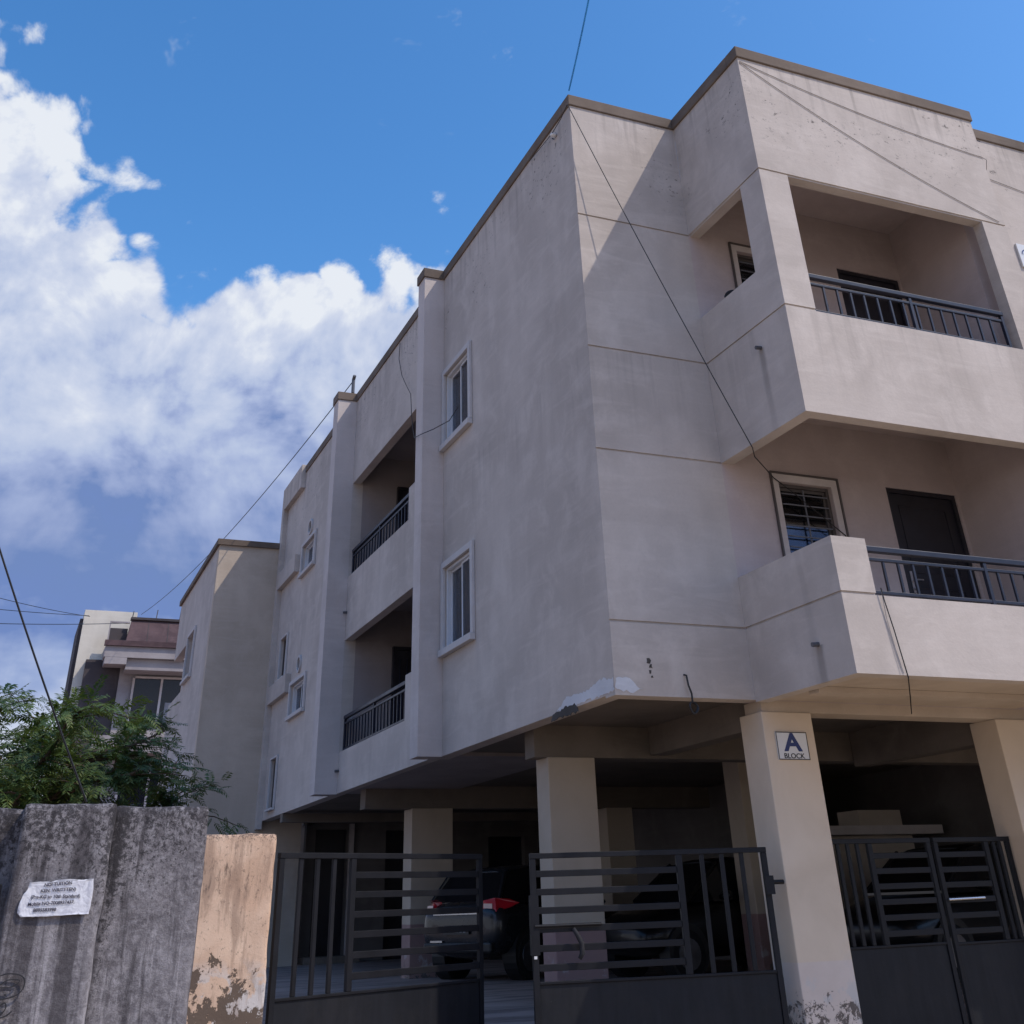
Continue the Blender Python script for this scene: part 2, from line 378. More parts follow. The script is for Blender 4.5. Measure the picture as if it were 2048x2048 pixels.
def wall(name, mat, parent, plane, at, u0, u1, z0, z1, th, holes=(), grooves=(), gd=.016):
    """one closed mesh; plane 'F' faces -y (u=x), 'L' faces -x (u=y); holes (u0,u1,z0,z1); grooves (z,u0,u1)"""
    us = {u0, u1}; zs = {z0, z1}
    for h in holes: us |= {h[0], h[1]}; zs |= {h[2], h[3]}
    for gr in grooves: us |= {max(u0, gr[1]), min(u1, gr[2])}; zs |= {gr[0]-.011, gr[0]+.011}
    us = sorted(q for q in us if u0 <= q <= u1); zs = sorted(q for q in zs if z0 <= q <= z1)
    def cell(i, j):
        if i < 0 or j < 0 or i >= len(us)-1 or j >= len(zs)-1: return None
        cu = (us[i]+us[i+1])/2; cz = (zs[j]+zs[j+1])/2
        for h in holes:
            if h[0] < cu < h[1] and h[2] < cz < h[3]: return None
        for gr in grooves:
            if gr[1] < cu < gr[2] and abs(cz-gr[0]) < .011: return gd
        return 0.
    P = (lambda u, d, z: (u, at+d, z)) if plane == 'F' else (lambda u, d, z: (at+d, u, z))
    mb = MB()
    for i in range(len(us)-1):
        for j in range(len(zs)-1):
            d = cell(i, j)
            if d is None: continue
            a, b_, c, e = us[i], us[i+1], zs[j], zs[j+1]
            mb.add([P(a, d, c), P(b_, d, c), P(b_, d, e), P(a, d, e)], [(0, 1, 2, 3)])
            mb.add([P(a, th, c), P(b_, th, c), P(b_, th, e), P(a, th, e)], [(3, 2, 1, 0)])
            for (di, dj, q) in ((-1, 0, ((a, c), (a, e))), (1, 0, ((b_, e), (b_, c))), (0, -1, ((b_, c), (a, c))), (0, 1, ((a, e), (b_, e)))):
                nd = cell(i+di, j+dj); nd = th if nd is None else nd
                if nd > d:
                    (ua, za), (ub, zb) = q
                    mb.add([P(ua, d, za), P(ub, d, zb), P(ub, nd, zb), P(ua, nd, za)], [(0, 1, 2, 3)])
    o = mb.build(name, mat, parent)
    me = o.data; bm = bmesh.new(); bm.from_mesh(me); bmesh.ops.remove_doubles(bm, verts=bm.verts[:], dist=1e-5)
    bmesh.ops.recalc_face_normals(bm, faces=bm.faces[:]); bm.to_mesh(me); bm.free()
    return o

def PBX(plane, at):
    """box maker on a facade plane: d0,d1 are distances in front of (+) or behind (-) the plane"""
    def f(mb, u0, u1, z0, z1, d0, d1):
        if plane == 'F': mb.box(u0, u1, at-d1, at-d0, z0, z1)
        else: mb.box(at-d1, at-d0, u0, u1, z0, z1)
        return mb
    return f
def ring(mb, B, u0, u1, z0, z1, w, d0, d1):
    B(mb, u0, u0+w, z0, z1, d0, d1); B(mb, u1-w, u1, z0, z1, d0, d1)
    B(mb, u0+w, u1-w, z0, z0+w, d0, d1); B(mb, u0+w, u1-w, z1-w, z1, d0, d1); return mb
def window(parent, plane, at, u0, u1, z0, z1, trim=.08, proud=.05, setback=.07, panes=2, curtain=False, grille=False, frame='upvc', sill=True):
    """sliding window filling a wall hole: frame > sash, pane, surround, sill, curtain"""
    B = PBX(plane, at)
    o = ring(MB(), B, u0, u1, z0, z1, .036, -setback-.07, -setback).build('window', frame, parent, bevel=.004)
    if trim:
        mb = MB(); e = .002
        B(mb, u0-trim, u0, z0, z1+trim, e, proud); B(mb, u1, u1+trim, z0, z1+trim, e, proud); B(mb, u0, u1, z1, z1+trim, e, proud)
        mb.build('surround', 'window_trim', o, bevel=.006)
        if sill: B(MB(), u0-trim, u1+trim, z0-trim, z0-.001, e, proud+.035).build('sill', 'window_trim', o, bevel=.006)
    iw = (u1-u0-.072)/panes
    for k in range(panes):
        a = u0+.036+iw*k; dd = -setback-.03-.028*(k % 2)
        ring(MB(), B, a-.012 if k else a, a+iw+.012 if k < panes-1 else a+iw, z0+.036, z1-.036, .032, dd-.022, dd).build('sash', frame, o, bevel=.003)
        B(MB(), a+.02, a+iw-.02, z0+.06, z1-.06, dd-.014, dd-.009).build('pane', 'glass', o)
    if grille:
        for k in range(1, 9):
            zz = z0+(z1-z0)*k/9
            B(MB(), u0+.05, u1-.05, zz-.006, zz+.006, -setback+.005, -setback+.017).build('grille_bar', 'grille', o)
        um = (u0+u1)/2
        B(MB(), um-.008, um+.008, z0+.05, z1-.05, -setback-.008, -setback+.004).build('grille_bar', 'grille', o)
    if curtain:
        mb = MB(); n = 34; pts = []
        for k in range(n+1):
            u = u0+.02+(u1-u0-.04)*k/n; d = -setback-.2-.022*math.sin(k*1.35)-.01*math.sin(k*.5)
            pts.append((u, d))
        vs = []; fs = []
        for (u, d) in pts:
            for zz in (z0-.05, z1+.02):
                vs.append((u, at-d, zz) if plane == 'F' else (at-d, u, zz))
        for k in range(n): fs.append((2*k, 2*k+2, 2*k+3, 2*k+1))
        mb.add(vs, fs).build('curtain', 'curtain', o, smooth=True)
    return o
def railing(parent, plane, at, u0, u1, zb, zt, n):
    B = PBX(plane, at)
    o = B(MB(), u0, u1, zt-.055, zt, -.03, .03).build('railing', 'rail_paint', parent, bevel=.008)
    B(MB(), u0+.04, u1-.04, zt-.135, zt-.105, -.016, .016).build('mid_rail', 'rail_paint', o, bevel=.004)
    B(MB(), u0+.04, u1-.04, zb+.03, zb+.06, -.016, .016).build('bottom_rail', 'rail_paint', o, bevel=.004)
    for u in (u0, u1-.04, (u0+u1)/2):
        B(MB(), u, u+.04, zb, zt-.056, -.02, .02).build('post', 'rail_paint', o, bevel=.004)
    first = None
    for k in range(1, n):
        u = u0+.04+(u1-u0-.08)*k/n
        if abs(u-(u0+u1)/2-.02) < .05: continue
        B(MB(), u-.011, u+.011, zb+.061, zt-.136, -.011, .011).build('baluster', 'rail_paint', o)
    return o
def text_mesh(name, s, size, mat, parent, x, y, z, shear=0., ext=.0015, xs=1., bold=0., align='CENTER', rot=0.):
    """flat lettering on an F plane (reads along +x)"""
    cu = bpy.data.curves.new('t', 'FONT'); cu.body = s; cu.size = size; cu.align_x = align; cu.shear = shear
    cu.extrude = ext; cu.offset = bold
    to = bpy.data.objects.new('t', cu); COL.objects.link(to)
    bpy.context.view_layer.update()
    me = bpy.data.meshes.new_from_object(to); bpy.data.objects.remove(to); bpy.data.curves.remove(cu)
    off = ORG[parent.name][0]; c, sn = math.cos(rot), math.sin(rot)
    for q in me.vertices:
        a, b_, d = q.co.x*xs, q.co.y, q.co.z
        q.co = (x+a*c-b_*sn-off.x, y-d-off.y, z+a*sn+b_*c-off.z)
    me.materials.clear(); me.materials.append(MATS[mat])
    o = bpy.data.objects.new(name, me); COL.objects.link(o); o.parent = parent; ORG[o.name] = ORG[parent.name]
    return o
def sag(a, b, s, n=18):
    a, b = Vector(a), Vector(b)
    return [a.lerp(b, i/n)-Vector((0, 0, s*4*(i/n)*(1-i/n))) for i in range(n+1)]
def cable(name, pts, r, mat, label):
    return tag(MB().tube(pts, r, 6).build(name, mat, origin=pts[0]), label, 'cable')

# ------------------------------------------------------------------ ground
FL = .68
prof = [(-500, 0), (7, 0), (9.0, .22), (9.9, .34), (12.4, FL), (40, FL), (900, FL)]
mb = MB(); xs_ = [-500, -40, -4, 0, 2, 5, 8, 14, 40, 500]; ys_ = [-500, -20, 0, 4, 7, 8, 9.0, 9.9, 10.8, 11.6, 12.4, 16, 22, 30, 40, 90, 900]
def gz(y):
    for (a, za), (b_, zb) in zip(prof, prof[1:]):
        if a <= y <= b_: return za+(zb-za)*(y-a)/(b_-a)
    return FL
vs = [(x, y, gz(y)) for y in ys_ for x in xs_]; nx = len(xs_)
mb.add(vs, [(j*nx+i, j*nx+i+1, (j+1)*nx+i+1, (j+1)*nx+i) for j in range(len(ys_)-1) for i in range(nx-1)])
gr = mb.build('ground', 'ground', origin=(0, 0, 0), smooth=False); gr['kind'] = 'structure'

# ------------------------------------------------------------------ apartment building
X0, Y0, XP, YB = 5.01, 9.455, 6.54, 7.90
ZT = 10.12
apt = thing('apartment_building', 'beige plastered three-storey apartment block raised on columns over open parking', 'building', (8., 16., FL))
# street-facing wall, left bay with drip grooves, then the balcony back wall
GR4 = [3.81, 5.53, 6.72, 8.465]
wall('front_wall', 'plaster', apt, 'F', Y0, X0, XP, 3.15, ZT, .2, grooves=[(z, X0, XP) for z in GR4])
wall('balcony_back_wall', 'plaster_inside', apt, 'F', Y0, XP, 10.2, 3.15, 9.18, .2,
     holes=[(7.25, 7.96, 4.35, 5.40), (8.76, 9.80, 3.39, 5.49), (7.22, 7.96, 7.28, 8.38), (8.78, 9.80, 6.30, 8.44)])
for (z0, z1) in ((4.35, 5.40), (7.28, 8.38)):
    o = window(apt, 'F', Y0, 7.25 if z0 < 5 else 7.22, 7.96, z0, z1, trim=.0, panes=1, grille=True, setback=.05, frame='frame_brown')
    B = PBX('F', Y0); mb = MB(); u0 = 7.25 if z0 < 5 else 7.22
    ring(mb, B, u0-.085, 8.045, z0-.085, z1+.085, .083, .002, .012).build('surround', 'plaster_fin', o)
    mb = MB(); ring(mb, B, u0-.105, 8.065, z0-.105, z1+.105, .019, .002, .03).build('surround_edge', 'frame_brown', o)
    B(MB(), 7.1, 8.1, z0-.1, z1+.1, -.62, -.60).build('room_backing', 'room_dark', o)
for (z0, z1, x0) in ((3.39, 5.49, 8.76), (6.30, 8.44, 8.78)):
    d = box('door', 'door_paint', apt, x0+.05, 9.75, Y0+.05, Y0+.09, z0+.01, z1-.05, bevel=.004)
    mb = MB(); mb.box(x0, x0+.05, Y0+.02, Y0+.12, z0, z1); mb.box(9.75, 9.80, Y0+.02, Y0+.12, z0, z1); mb.box(x0+.05, 9.75, Y0+.02, Y0+.12, z1-.05, z1)
    mb.build('door_frame', 'door_paint', d)
    hx = x0+.13
    box('handle_plate', 'steel', d, hx-.02, hx+.02, Y0+.042, Y0+.049, z0+.92, z0+1.16)
    MB().tube([(hx, Y0+.045, z0+1.06), (hx, Y0+.0, z0+1.06), (hx+.11, Y0-.002, z0+1.06)], .009, 8).build('handle', 'steel', d)
    MB().tube([(hx, Y0+.045, z0+.97), (hx, Y0+.02, z0+.97)], .014, 8).build('lock', 'steel', d)
    for k in range(2):
        ring(MB(), PBX('F', Y0+.05), x0+.17, 9.63, z0+.2+k*.95, z0+1.0+k*.92, .018, .001, .008).build('door_moulding', 'door_paint', d)

# projecting balcony block
wall('balcony_side_wall', 'plaster', apt, 'L', XP, YB+.15, Y0-.001, 5.53, ZT, .15, holes=[(8.29, Y0-.001, 7.31, 8.454)], grooves=[(6.72, YB, Y0), (8.465, YB, Y0)])
wall('balcony_front_wall', 'plaster', apt, 'F', YB, XP+.15, 10.2, 5.53, ZT, .15, holes=[(6.93, 9.81, 6.70, 8.454)], grooves=[(6.72, XP, 6.93), (8.465, XP, 10.2)])
def corner_stack(z0, z1, gs):
    mb = MB(); a = z0
    for gz_ in gs:
        mb.box(XP, XP+.15, YB, YB+.15, a, gz_-.011); mb.box(XP+.016, XP+.15, YB+.016, YB+.15, gz_-.011, gz_+.011); a = gz_+.011
    mb.box(XP, XP+.15, YB, YB+.15, a, z1); return mb.build('balcony_corner', 'plaster', apt)
corner_stack(5.53, ZT, [6.72, 8.465]); corner_stack(3.13, 4.31, [3.81])
box('balcony_corner_pillar', 'plaster', apt, XP+.15, 6.93, YB+.15, 8.29, 6.70, 8.454)
wall('lower_balcony_side_wall', 'plaster', apt, 'L', XP, YB+.15, Y0-.001, 3.13, 4.31, .15, grooves=[(3.81, YB, Y0)])
wall('lower_balcony_front_wall', 'plaster', apt, 'F', YB, XP+.15, 10.2, 3.13, 4.31, .15, holes=[(6.93, 9.81, 3.80, 4.31)], grooves=[(3.81, XP, 6.93)])
box('lower_balcony_pier', 'plaster', apt, 9.81, 10.2, YB, YB+.3, 4.31, 5.53)
box('balcony_end_wall', 'plaster_inside', apt, 9.84, 10.19, YB+.31, Y0-.001, 3.4, 9.18)
box('balcony_floor', 'plaster_warm', apt, XP+.152, 9.84, YB+.152, Y0-.002, 3.155, 3.39)  # bounced light on the underside put into a brighter, warmer plaster
box('balcony_floor', 'plaster_inside', apt, XP+.152, 9.84, YB+.152, Y0-.002, 6.15, 6.30)
box('balcony_ceiling', 'plaster_inside', apt, XP+.152, 10.19, YB+.152, Y0-.002, 9.18, 9.34)
wall('right_front_wall', 'plaster', apt, 'F', 8.18, 10.2, 13.6, 3.13, ZT, .2)
box('balcony_soffit_beam', 'plaster_warm', apt, 6.7, 10.2, 8.66, 8.82, 3.10, 3.153)
railing(apt, 'F', YB+.075, 6.935, 9.72, 6.70, 7.20, 15)
railing(apt, 'F', YB+.075, 6.935, 9.80, 3.80, 4.265, 16)

# side wall along the lane
LW1 = (13.14, 14.17, 7.27, 8.38); LW2 = (13.12, 14.17, 4.42, 5.48)
wall('lane_wall', 'plaster', apt, 'L', X0, Y0+.2, 14.6, 3.17, ZT, .2, holes=[LW1, LW2])
for w in (LW1, LW2):
    window(apt, 'L', X0, *w, trim=.085, proud=.045, setback=.015, panes=2, curtain=True)
wall('lane_balcony_wall', 'plaster', apt, 'L', X0, 14.6, 19.52, 3.19, ZT, .15,
     holes=[(15.93, 19.52, 6.68, 8.43), (14.6, 15.93, 7.19, 8.43), (15.9, 19.52, 3.80, 5.58), (14.6, 15.9, 4.40, 5.58)])
box('lane_balcony_back_wall', 'plaster_lane_shaded', apt, 6.75, 6.9, 14.6, 19.52, 3.2, 9.2)
box('lane_balcony_end_wall', 'plaster_lane_shaded', apt, X0+.151, 6.75, 19.521, 19.66, 3.2, 9.2)
box('lane_balcony_end_wall', 'plaster_lane_shaded', apt, X0+.201, 6.75, 14.45, 14.6, 3.2, 9.2)
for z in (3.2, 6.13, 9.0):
    box('lane_balcony_slab', 'plaster_lane_shaded', apt, X0+.151, 6.749, 14.601, 19.52, z, z+.17)
for z in (3.37, 6.30):
    d = box('door', 'door_paint', apt, 5.95, 6.70, 19.46, 19.50, z+.01, z+2.08)
    MB().box(5.89, 5.945, 19.44, 19.519, z, z+2.14).box(5.945, 6.745, 19.44, 19.519, z+2.085, z+2.14).build('door_frame', 'door_paint', d)
    for k in range(5): box('door_bar', 'rail_paint', d, 6.02+.13*k, 6.035+.13*k, 19.44, 19.459, z+.2, z+1.95)
railing(apt, 'L', X0+.075, 15.95, 19.5, 6.68, 7.17, 20)
railing(apt, 'L', X0+.075, 15.92, 19.5, 3.80, 4.36, 20)
box('fin', 'plaster_fin', apt, 4.68, X0-.001, 14.28, 14.60, 3.165, ZT)
box('fin', 'plaster_fin', apt, 4.63, X0-.001, 19.52, 19.87, 3.18, ZT)
W3 = [(22.37, 23.52, 7.70, 8.30), (22.42, 23.70, 4.91, 5.50), (24.42, 25.05, 5.82, 6.66), (24.48, 25.05, 3.36, 4.27)]
wall('lane_wall', 'plaster', apt, 'L', X0, 19.52, 25.83, 3.2, ZT, .2, holes=W3)
for i, w in enumerate(W3):
    window(apt, 'L', X0, *w, trim=.07 if i < 2 else .04, proud=.045, setback=.04, panes=2 if i < 2 else 1, frame='upvc' if i < 2 else 'frame_brown')
for (y, z) in ((22.92, 8.58), (23.06, 5.82)):
    mb = MB(); n = 20
    for k in range(n):
        a0, a1 = 2*math.pi*k/n, 2*math.pi*(k+1)/n
        def q(r, a, x): return (x, y+r*math.cos(a), z+r*math.sin(a))
        for (ra, xa, rb, xb) in ((.17, X0, .17, X0-.04), (.17, X0-.04, .125, X0-.04), (.125, X0-.04, .125, X0-.002)):
            mb.add([q(ra, a0, xa), q(ra, a1, xa), q(rb, a1, xb), q(rb, a0, xb)], [(0, 1, 2, 3)])
    o = mb.build('vent', 'window_trim', apt)
    MB().add([q2 for q2 in [(X0-.004, y+.125*math.cos(2*math.pi*k/n), z+.125*math.sin(2*math.pi*k/n)) for k in range(n)]], [tuple(range(n))]).build('vent_opening', 'room_dark', o)
# stair shaft frames
SX = 4.90
box('stair_frame_upright', 'plaster', apt, SX, X0-.001, 25.62, 25.829, 3.05, 10.3)
box('stair_frame_head', 'plaster', apt, SX, X0-.001, 23.87, 25.62, 9.76, 10.3)
box('stair_ledge', 'plaster', apt, SX, X0-.001, 23.87, 25.62, 7.87, 8.24)
box('stair_ledge', 'plaster', apt, SX, X0-.001, 23.87, 25.62, 5.41, 5.77)
box('stair_frame_back', 'plaster', apt, X0, X0+.2, 23.9, 25.83, ZT, 10.3)
# copings
def coping(x0, x1, y0, y1, z0=ZT, z1=10.285): return box('coping', 'coping', apt, x0, x1, y0, y1, z0, z1, bevel=.01)
e = .025
coping(X0-e, XP-e, Y0-e, Y0+.2)
coping(XP-e, XP+.2, YB+.2, Y0+.2); coping(XP-e, 10.2+e, YB-e, YB+.2); coping(10.2-.1, 10.2+e, YB+.2, 8.18-e)
coping(10.2+e, 13.6, 8.18-e, 8.4)
coping(X0-e, X0+.2, Y0+.2, 14.28-e); coping(4.68-e, X0+.2, 14.28-e, 14.60+e); coping(X0-e, X0+.2, 14.60+e, 19.52-e)
coping(4.63-e, X0+.2, 19.52-e, 19.87+e); coping(X0-e, X0+.2, 19.87+e, 23.88)
box('roof_stub', 'plaster_tower', apt, 5.6, 5.9, 15.0, 15.3, 9.3, 11.15)
# structure not seen directly: slabs, rear and far walls
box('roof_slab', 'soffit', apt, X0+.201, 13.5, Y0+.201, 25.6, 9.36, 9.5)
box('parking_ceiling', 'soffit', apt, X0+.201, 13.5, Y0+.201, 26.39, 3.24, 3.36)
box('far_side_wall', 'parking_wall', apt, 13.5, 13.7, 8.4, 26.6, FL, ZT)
box('rear_wall', 'plaster', apt, 6.2, 13.5, 26.0, 26.2, 3.4, ZT)
# parking: edge beams, cross beams, columns
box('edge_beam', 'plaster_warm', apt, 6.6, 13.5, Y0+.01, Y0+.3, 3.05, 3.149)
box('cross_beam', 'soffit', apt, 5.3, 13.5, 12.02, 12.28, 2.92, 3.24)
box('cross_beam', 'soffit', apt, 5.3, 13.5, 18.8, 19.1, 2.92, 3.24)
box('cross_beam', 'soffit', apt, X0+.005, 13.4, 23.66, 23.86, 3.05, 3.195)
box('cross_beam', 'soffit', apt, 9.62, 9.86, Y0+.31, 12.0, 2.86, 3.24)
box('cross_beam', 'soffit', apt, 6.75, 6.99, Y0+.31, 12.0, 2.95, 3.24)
def column(x0, x1, y0, y1, z1, mat='column_paint'): return box('column', mat, apt, x0, x1, y0, y1, .0 if y0 < 11 else FL-.05, z1, bevel=.008)
col1 = column(6.58, 7.16, Y0-.004, Y0+.38, 3.05, 'column_paint_front')
column(9.52, 10.1, Y0-.004, Y0+.38, 3.05, 'column_paint_front')
column(5.45, 6.03, 12.0, 12.33, 2.92); column(6.08, 6.78, 18.78, 19.2, 2.92)
column(9.6, 10.1, 18.78, 19.2, 2.92); column(9.5, 10.05, 14.4, 14.8, 3.24)
# ground-floor rooms at the back of the parking
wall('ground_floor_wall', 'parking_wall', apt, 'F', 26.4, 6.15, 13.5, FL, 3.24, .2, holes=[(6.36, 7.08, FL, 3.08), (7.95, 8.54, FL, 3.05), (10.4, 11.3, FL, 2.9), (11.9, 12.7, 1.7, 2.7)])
wall('ground_floor_side_wall', 'plaster', apt, 'L', 6.15, 26.6, 33, FL, 3.17, .2)
wall('ground_floor_side_wall', 'plaster', apt, 'L', 6.08, 26.4, 33, 3.17, 3.9, .2)
box('door_backing', 'door_paint', apt, 6.30, 7.14, 26.61, 26.65, FL, 3.2)  # dark leaf oversized behind the hole, added backing against light leaking through
box('door_jamb', 'plaster_fin', apt, 7.10, 7.20, 26.32, 26.395, FL, 3.18)
box('door_backing', 'door_paint', apt, 7.9, 8.6, 26.61, 26.65, FL, 3.2)
box('door_backing', 'door_paint', apt, 10.3, 11.4, 26.61, 26.65, FL, 3.2)
box('ground_floor_window', 'room_dark', apt, 11.8, 12.8, 26.61, 26.65, 1.6, 2.8)
box('door_step', 'soffit', apt, 6.15, 7.3, 25.9, 26.39, FL, FL+.12)
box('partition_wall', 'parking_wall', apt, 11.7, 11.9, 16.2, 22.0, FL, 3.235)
# meter room in the right bay: counter slab with a box on it
box('meter_room_wall', 'plaster_warm', apt, 11.45, 12.95, 15.1, 15.3, FL, 2.27)
box('meter_room_shelf', 'plaster_fin', apt, 11.0, 13.35, 14.85, 15.7, 2.275, 2.39)
box('meter_room_box', 'plaster_warm', apt, 11.92, 12.72, 15.0, 15.5, 2.395, 2.60)
# spouts
for (y, z) in ((8.42, 6.45), (8.35, 3.45)):
    MB().tube([(XP+.02, y, z), (XP-.07, y, z-.008)], .021, 10).build('drain_spout', 'pipe', apt)
for (y, z) in ((19.46, 6.05), (19.46, 3.52)):
    MB().tube([(X0+.02, y, z), (X0-.07, y, z-.006)], .022, 10).build('drain_spout', 'pipe', apt)
MB().tube([(4.93, 19.6, 10.33), (4.93, 19.6, 10.62), (4.93, 19.52, 10.68)], .035, 8).build('roof_vent_pipe', 'pipe', apt)
# bare repaired plaster and a broken edge at the lower corner
def blotch(plane, at, poly, name, mat, d=.004):
    mb = MB()
    n = len(poly); cu = sum(q[0] for q in poly)/n; cz = sum(q[1] for q in poly)/n
    P = (lambda u, z, q: (u, at-q, z)) if plane == 'F' else (lambda u, z, q: (at-q, u, z))
    mb.add([P(u, z, d) for u, z in poly]+[P(u, z, -.002) for u, z in poly],
           [tuple(range(n))]+[(i, n+i, n+(i+1) % n, (i+1) % n) for i in range(n)])
    return mb.build(name, mat, apt)
def ragged(pts, amp, seed):
    rnd = random.Random(seed); out_ = []
    for (a, b_) in zip(pts, pts[1:]+pts[:1]):
        n = max(2, int(math.dist(a, b_)/.035))
        for k in range(n):
            t_ = k/n; out_.append((a[0]+(b_[0]-a[0])*t_+rnd.uniform(-amp, amp), a[1]+(b_[1]-a[1])*t_+rnd.uniform(-amp, amp)))
    return out_
blotch('L', X0, ragged([(Y0+.02, 3.19), (Y0+.02, 3.30), (9.75, 3.33), (10.1, 3.27), (10.5, 3.29), (10.75, 3.19)], .014, 1), 'bare_plaster_patch', 'raw_plaster')
blotch('F', Y0, ragged([(X0+.01, 3.19), (X0+.01, 3.30), (5.13, 3.31), (5.24, 3.24), (5.31, 3.21), (5.2, 3.18)], .012, 2), 'bare_plaster_patch', 'raw_plaster')
mb = MB()
bl = ragged([(10.25, 3.12), (10.3, 3.20), (10.55, 3.205), (10.85, 3.165), (10.9, 3.12)], .012, 3)
blotch('L', X0, bl, 'broken_edge', 'broken_plaster', .006)
for (x, z, s) in ((5.39, 3.46, .022), (5.41, 3.41, .014), (5.40, 3.36, .012), (5.415, 3.32, .010)):
    blotch('F', Y0, ragged([(x-s, z-s), (x-s, z+s), (x+s, z+s*1.3), (x+s, z-s)], s*.4, int(z*100)), 'drill_hole', 'broken_plaster', .003)

# ------------------------------------------------------------------ rear wing of the block
wing = thing('rear_wing', 'shaded plain rear block with a sunlit wedge at its top corner', 'building', (4.6, 28.5, FL))
wall('front_wall', 'plaster_warm', wing, 'F', 25.83, 3.51, 5.9, FL, 8.87, .2)
wall('lane_wall', 'plaster', wing, 'L', 3.51, 26.03, 32.1, FL, 8.87, .2, holes=[(28.25, 29.38, 6.45, 7.48), (28.25, 29.38, 3.6, 4.6), (29.8, 32.1, 6.3, 7.42)])
for zz in ((6.45, 7.48), (3.6, 4.6)):
    window(wing, 'L', 3.51, 28.25, 29.38, zz[0], zz[1], trim=.07, proud=.05, setback=.1, panes=2, curtain=True)
box('coping', 'coping', wing, 3.45, 5.0, 25.77, 26.03, 8.87, 9.0); box('coping', 'coping', wing, 3.45, 3.71, 26.03, 32.15, 8.87, 9.0)
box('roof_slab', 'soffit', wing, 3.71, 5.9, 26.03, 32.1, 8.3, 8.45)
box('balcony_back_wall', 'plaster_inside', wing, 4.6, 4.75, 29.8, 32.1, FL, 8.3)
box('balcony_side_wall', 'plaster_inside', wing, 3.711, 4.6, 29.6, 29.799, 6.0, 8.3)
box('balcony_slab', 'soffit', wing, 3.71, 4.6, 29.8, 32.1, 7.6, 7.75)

# ------------------------------------------------------------------ house behind, far left
kz = 46/34
def q3(x, z): return x*kz, 1.55+(z-1.55)*kz
nb = thing('neighbour_house', 'house with cream stair tower and maroon roof parapet behind the tree', 'building', (4.2, 49, FL))
def nbox(name, mat, x0, x1, z0, z1, y0, y1, parent=nb, **k):
    a, c = q3(x0, z0); b_, d_ = q3(x1, z1); return box(name, mat, parent, a, b_, y0, y1, c if z0 > 0 else FL, d_, **k)
nbox('stair_tower', 'plaster_tower', 1.07, 2.53, 0, 9.12, 46.4, 50)
nbox('tower_shaded_side', 'dark_wall', .98, 1.065, 0, 8.9, 46.6, 50)  # shaded flank of the tower painted as a thin dark strip
nbox('recess_wall', 'dark_wall', 1.32, 2.28, 0, 7.73, 46.0, 46.39)  # darkness of the recess put into the wall colour
nbox('main_wall', 'plaster_neighbour_shaded', 2.27, 4.4, 0, 8.0, 45.9, 46.39)
a0, c0 = q3(2.26, 8.135); a1, c1 = q3(2.36, 8.80); b0 = q3(4.4, 8)[0]
MB().add([(a0, 45.2, c0), (b0, 45.2, c0), (b0, 45.75, c1), (a1, 45.75, c1), (a0, 45.9, c0), (b0, 45.9, c0), (b0, 45.9, c1), (a1, 45.9, c1)], [(0, 1, 2, 3), (4, 7, 6, 5), (0, 3, 7, 4), (1, 5, 6, 2), (3, 2, 6, 7), (0, 4, 5, 1)]).build('roof_parapet', 'maroon_paint', nb)
for k_ in range(1, 5):
    xx = a0+.75*k_
    MB().add([(xx, 45.19, c0), (xx+.03, 45.19, c0), (xx+.06, 45.735, c1), (xx+.03, 45.735, c1)], [(0, 1, 2, 3)]).build('parapet_seam', 'dark_wall', nb)
for k_ in range(3): MB().tube([(3.2+.9*k_, 45.85, c1), (3.2+.9*k_+.03, 45.85, c1+.35+.1*k_)], .02, 6).build('roof_rod', 'pipe', nb)
nbox('parapet_cap', 'dark_wall', 2.33, 4.4, 8.805, 8.87, 45.65, 45.95)
nbox('terrace_edge', 'maroon_paint', 1.70, 4.4, 7.99, 8.13, 45.0, 45.199)
nbox('terrace_slab', 'plaster_neighbour_shaded', 1.74, 4.4, 7.70, 7.985, 45.1, 46.4)
t_ = nbox('terrace_screen', 'dark_wall', 1.80, 2.30, 8.14, 8.58, 45.9, 45.95)
nbox('screen_frame', 'plaster_neighbour_shaded', 1.76, 1.79, 8.135, 8.66, 45.2, 45.3, t_); nbox('screen_frame', 'plaster_neighbour_shaded', 1.795, 2.30, 8.62, 8.66, 45.2, 45.3, t_)
nbox('balcony_beam', 'plaster_neighbour_shaded', 1.77, 2.36, 7.52, 7.695, 45.1, 45.9)
nbox('wall_band', 'plaster_neighbour_shaded', 2.365, 4.4, 7.44, 7.69, 45.3, 45.89)
nbox('window_shade', 'plaster_neighbour_shaded', 2.34, 4.4, 7.36, 7.43, 44.9, 45.89)
nbox('floor_slab', 'plaster_neighbour_shaded', 1.8, 3.8, 5.40, 5.72, 45.0, 45.89)
nbox('window_shade', 'plaster_neighbour_shaded', 2.34, 4.4, 5.30, 5.38, 44.9, 45.89)
for (z0, z1) in ((6.1, 7.26), (3.9, 5.22)):
    w = nbox('window', 'far_glass', 2.70, 3.98, z0, z1, 45.84, 45.895)
    for x in (2.64, 3.41, 3.98): nbox('window_frame', 'plaster_fin', x, x+.06, z0, z1, 45.78, 45.839, w)
    nbox('window_frame', 'plaster_fin', 2.70, 3.98, z1, z1+.05, 45.78, 45.839, w)
    nbox('curtain', 'curtain', 3.60, 3.80, z0, z0+.55, 45.82, 45.838, w)

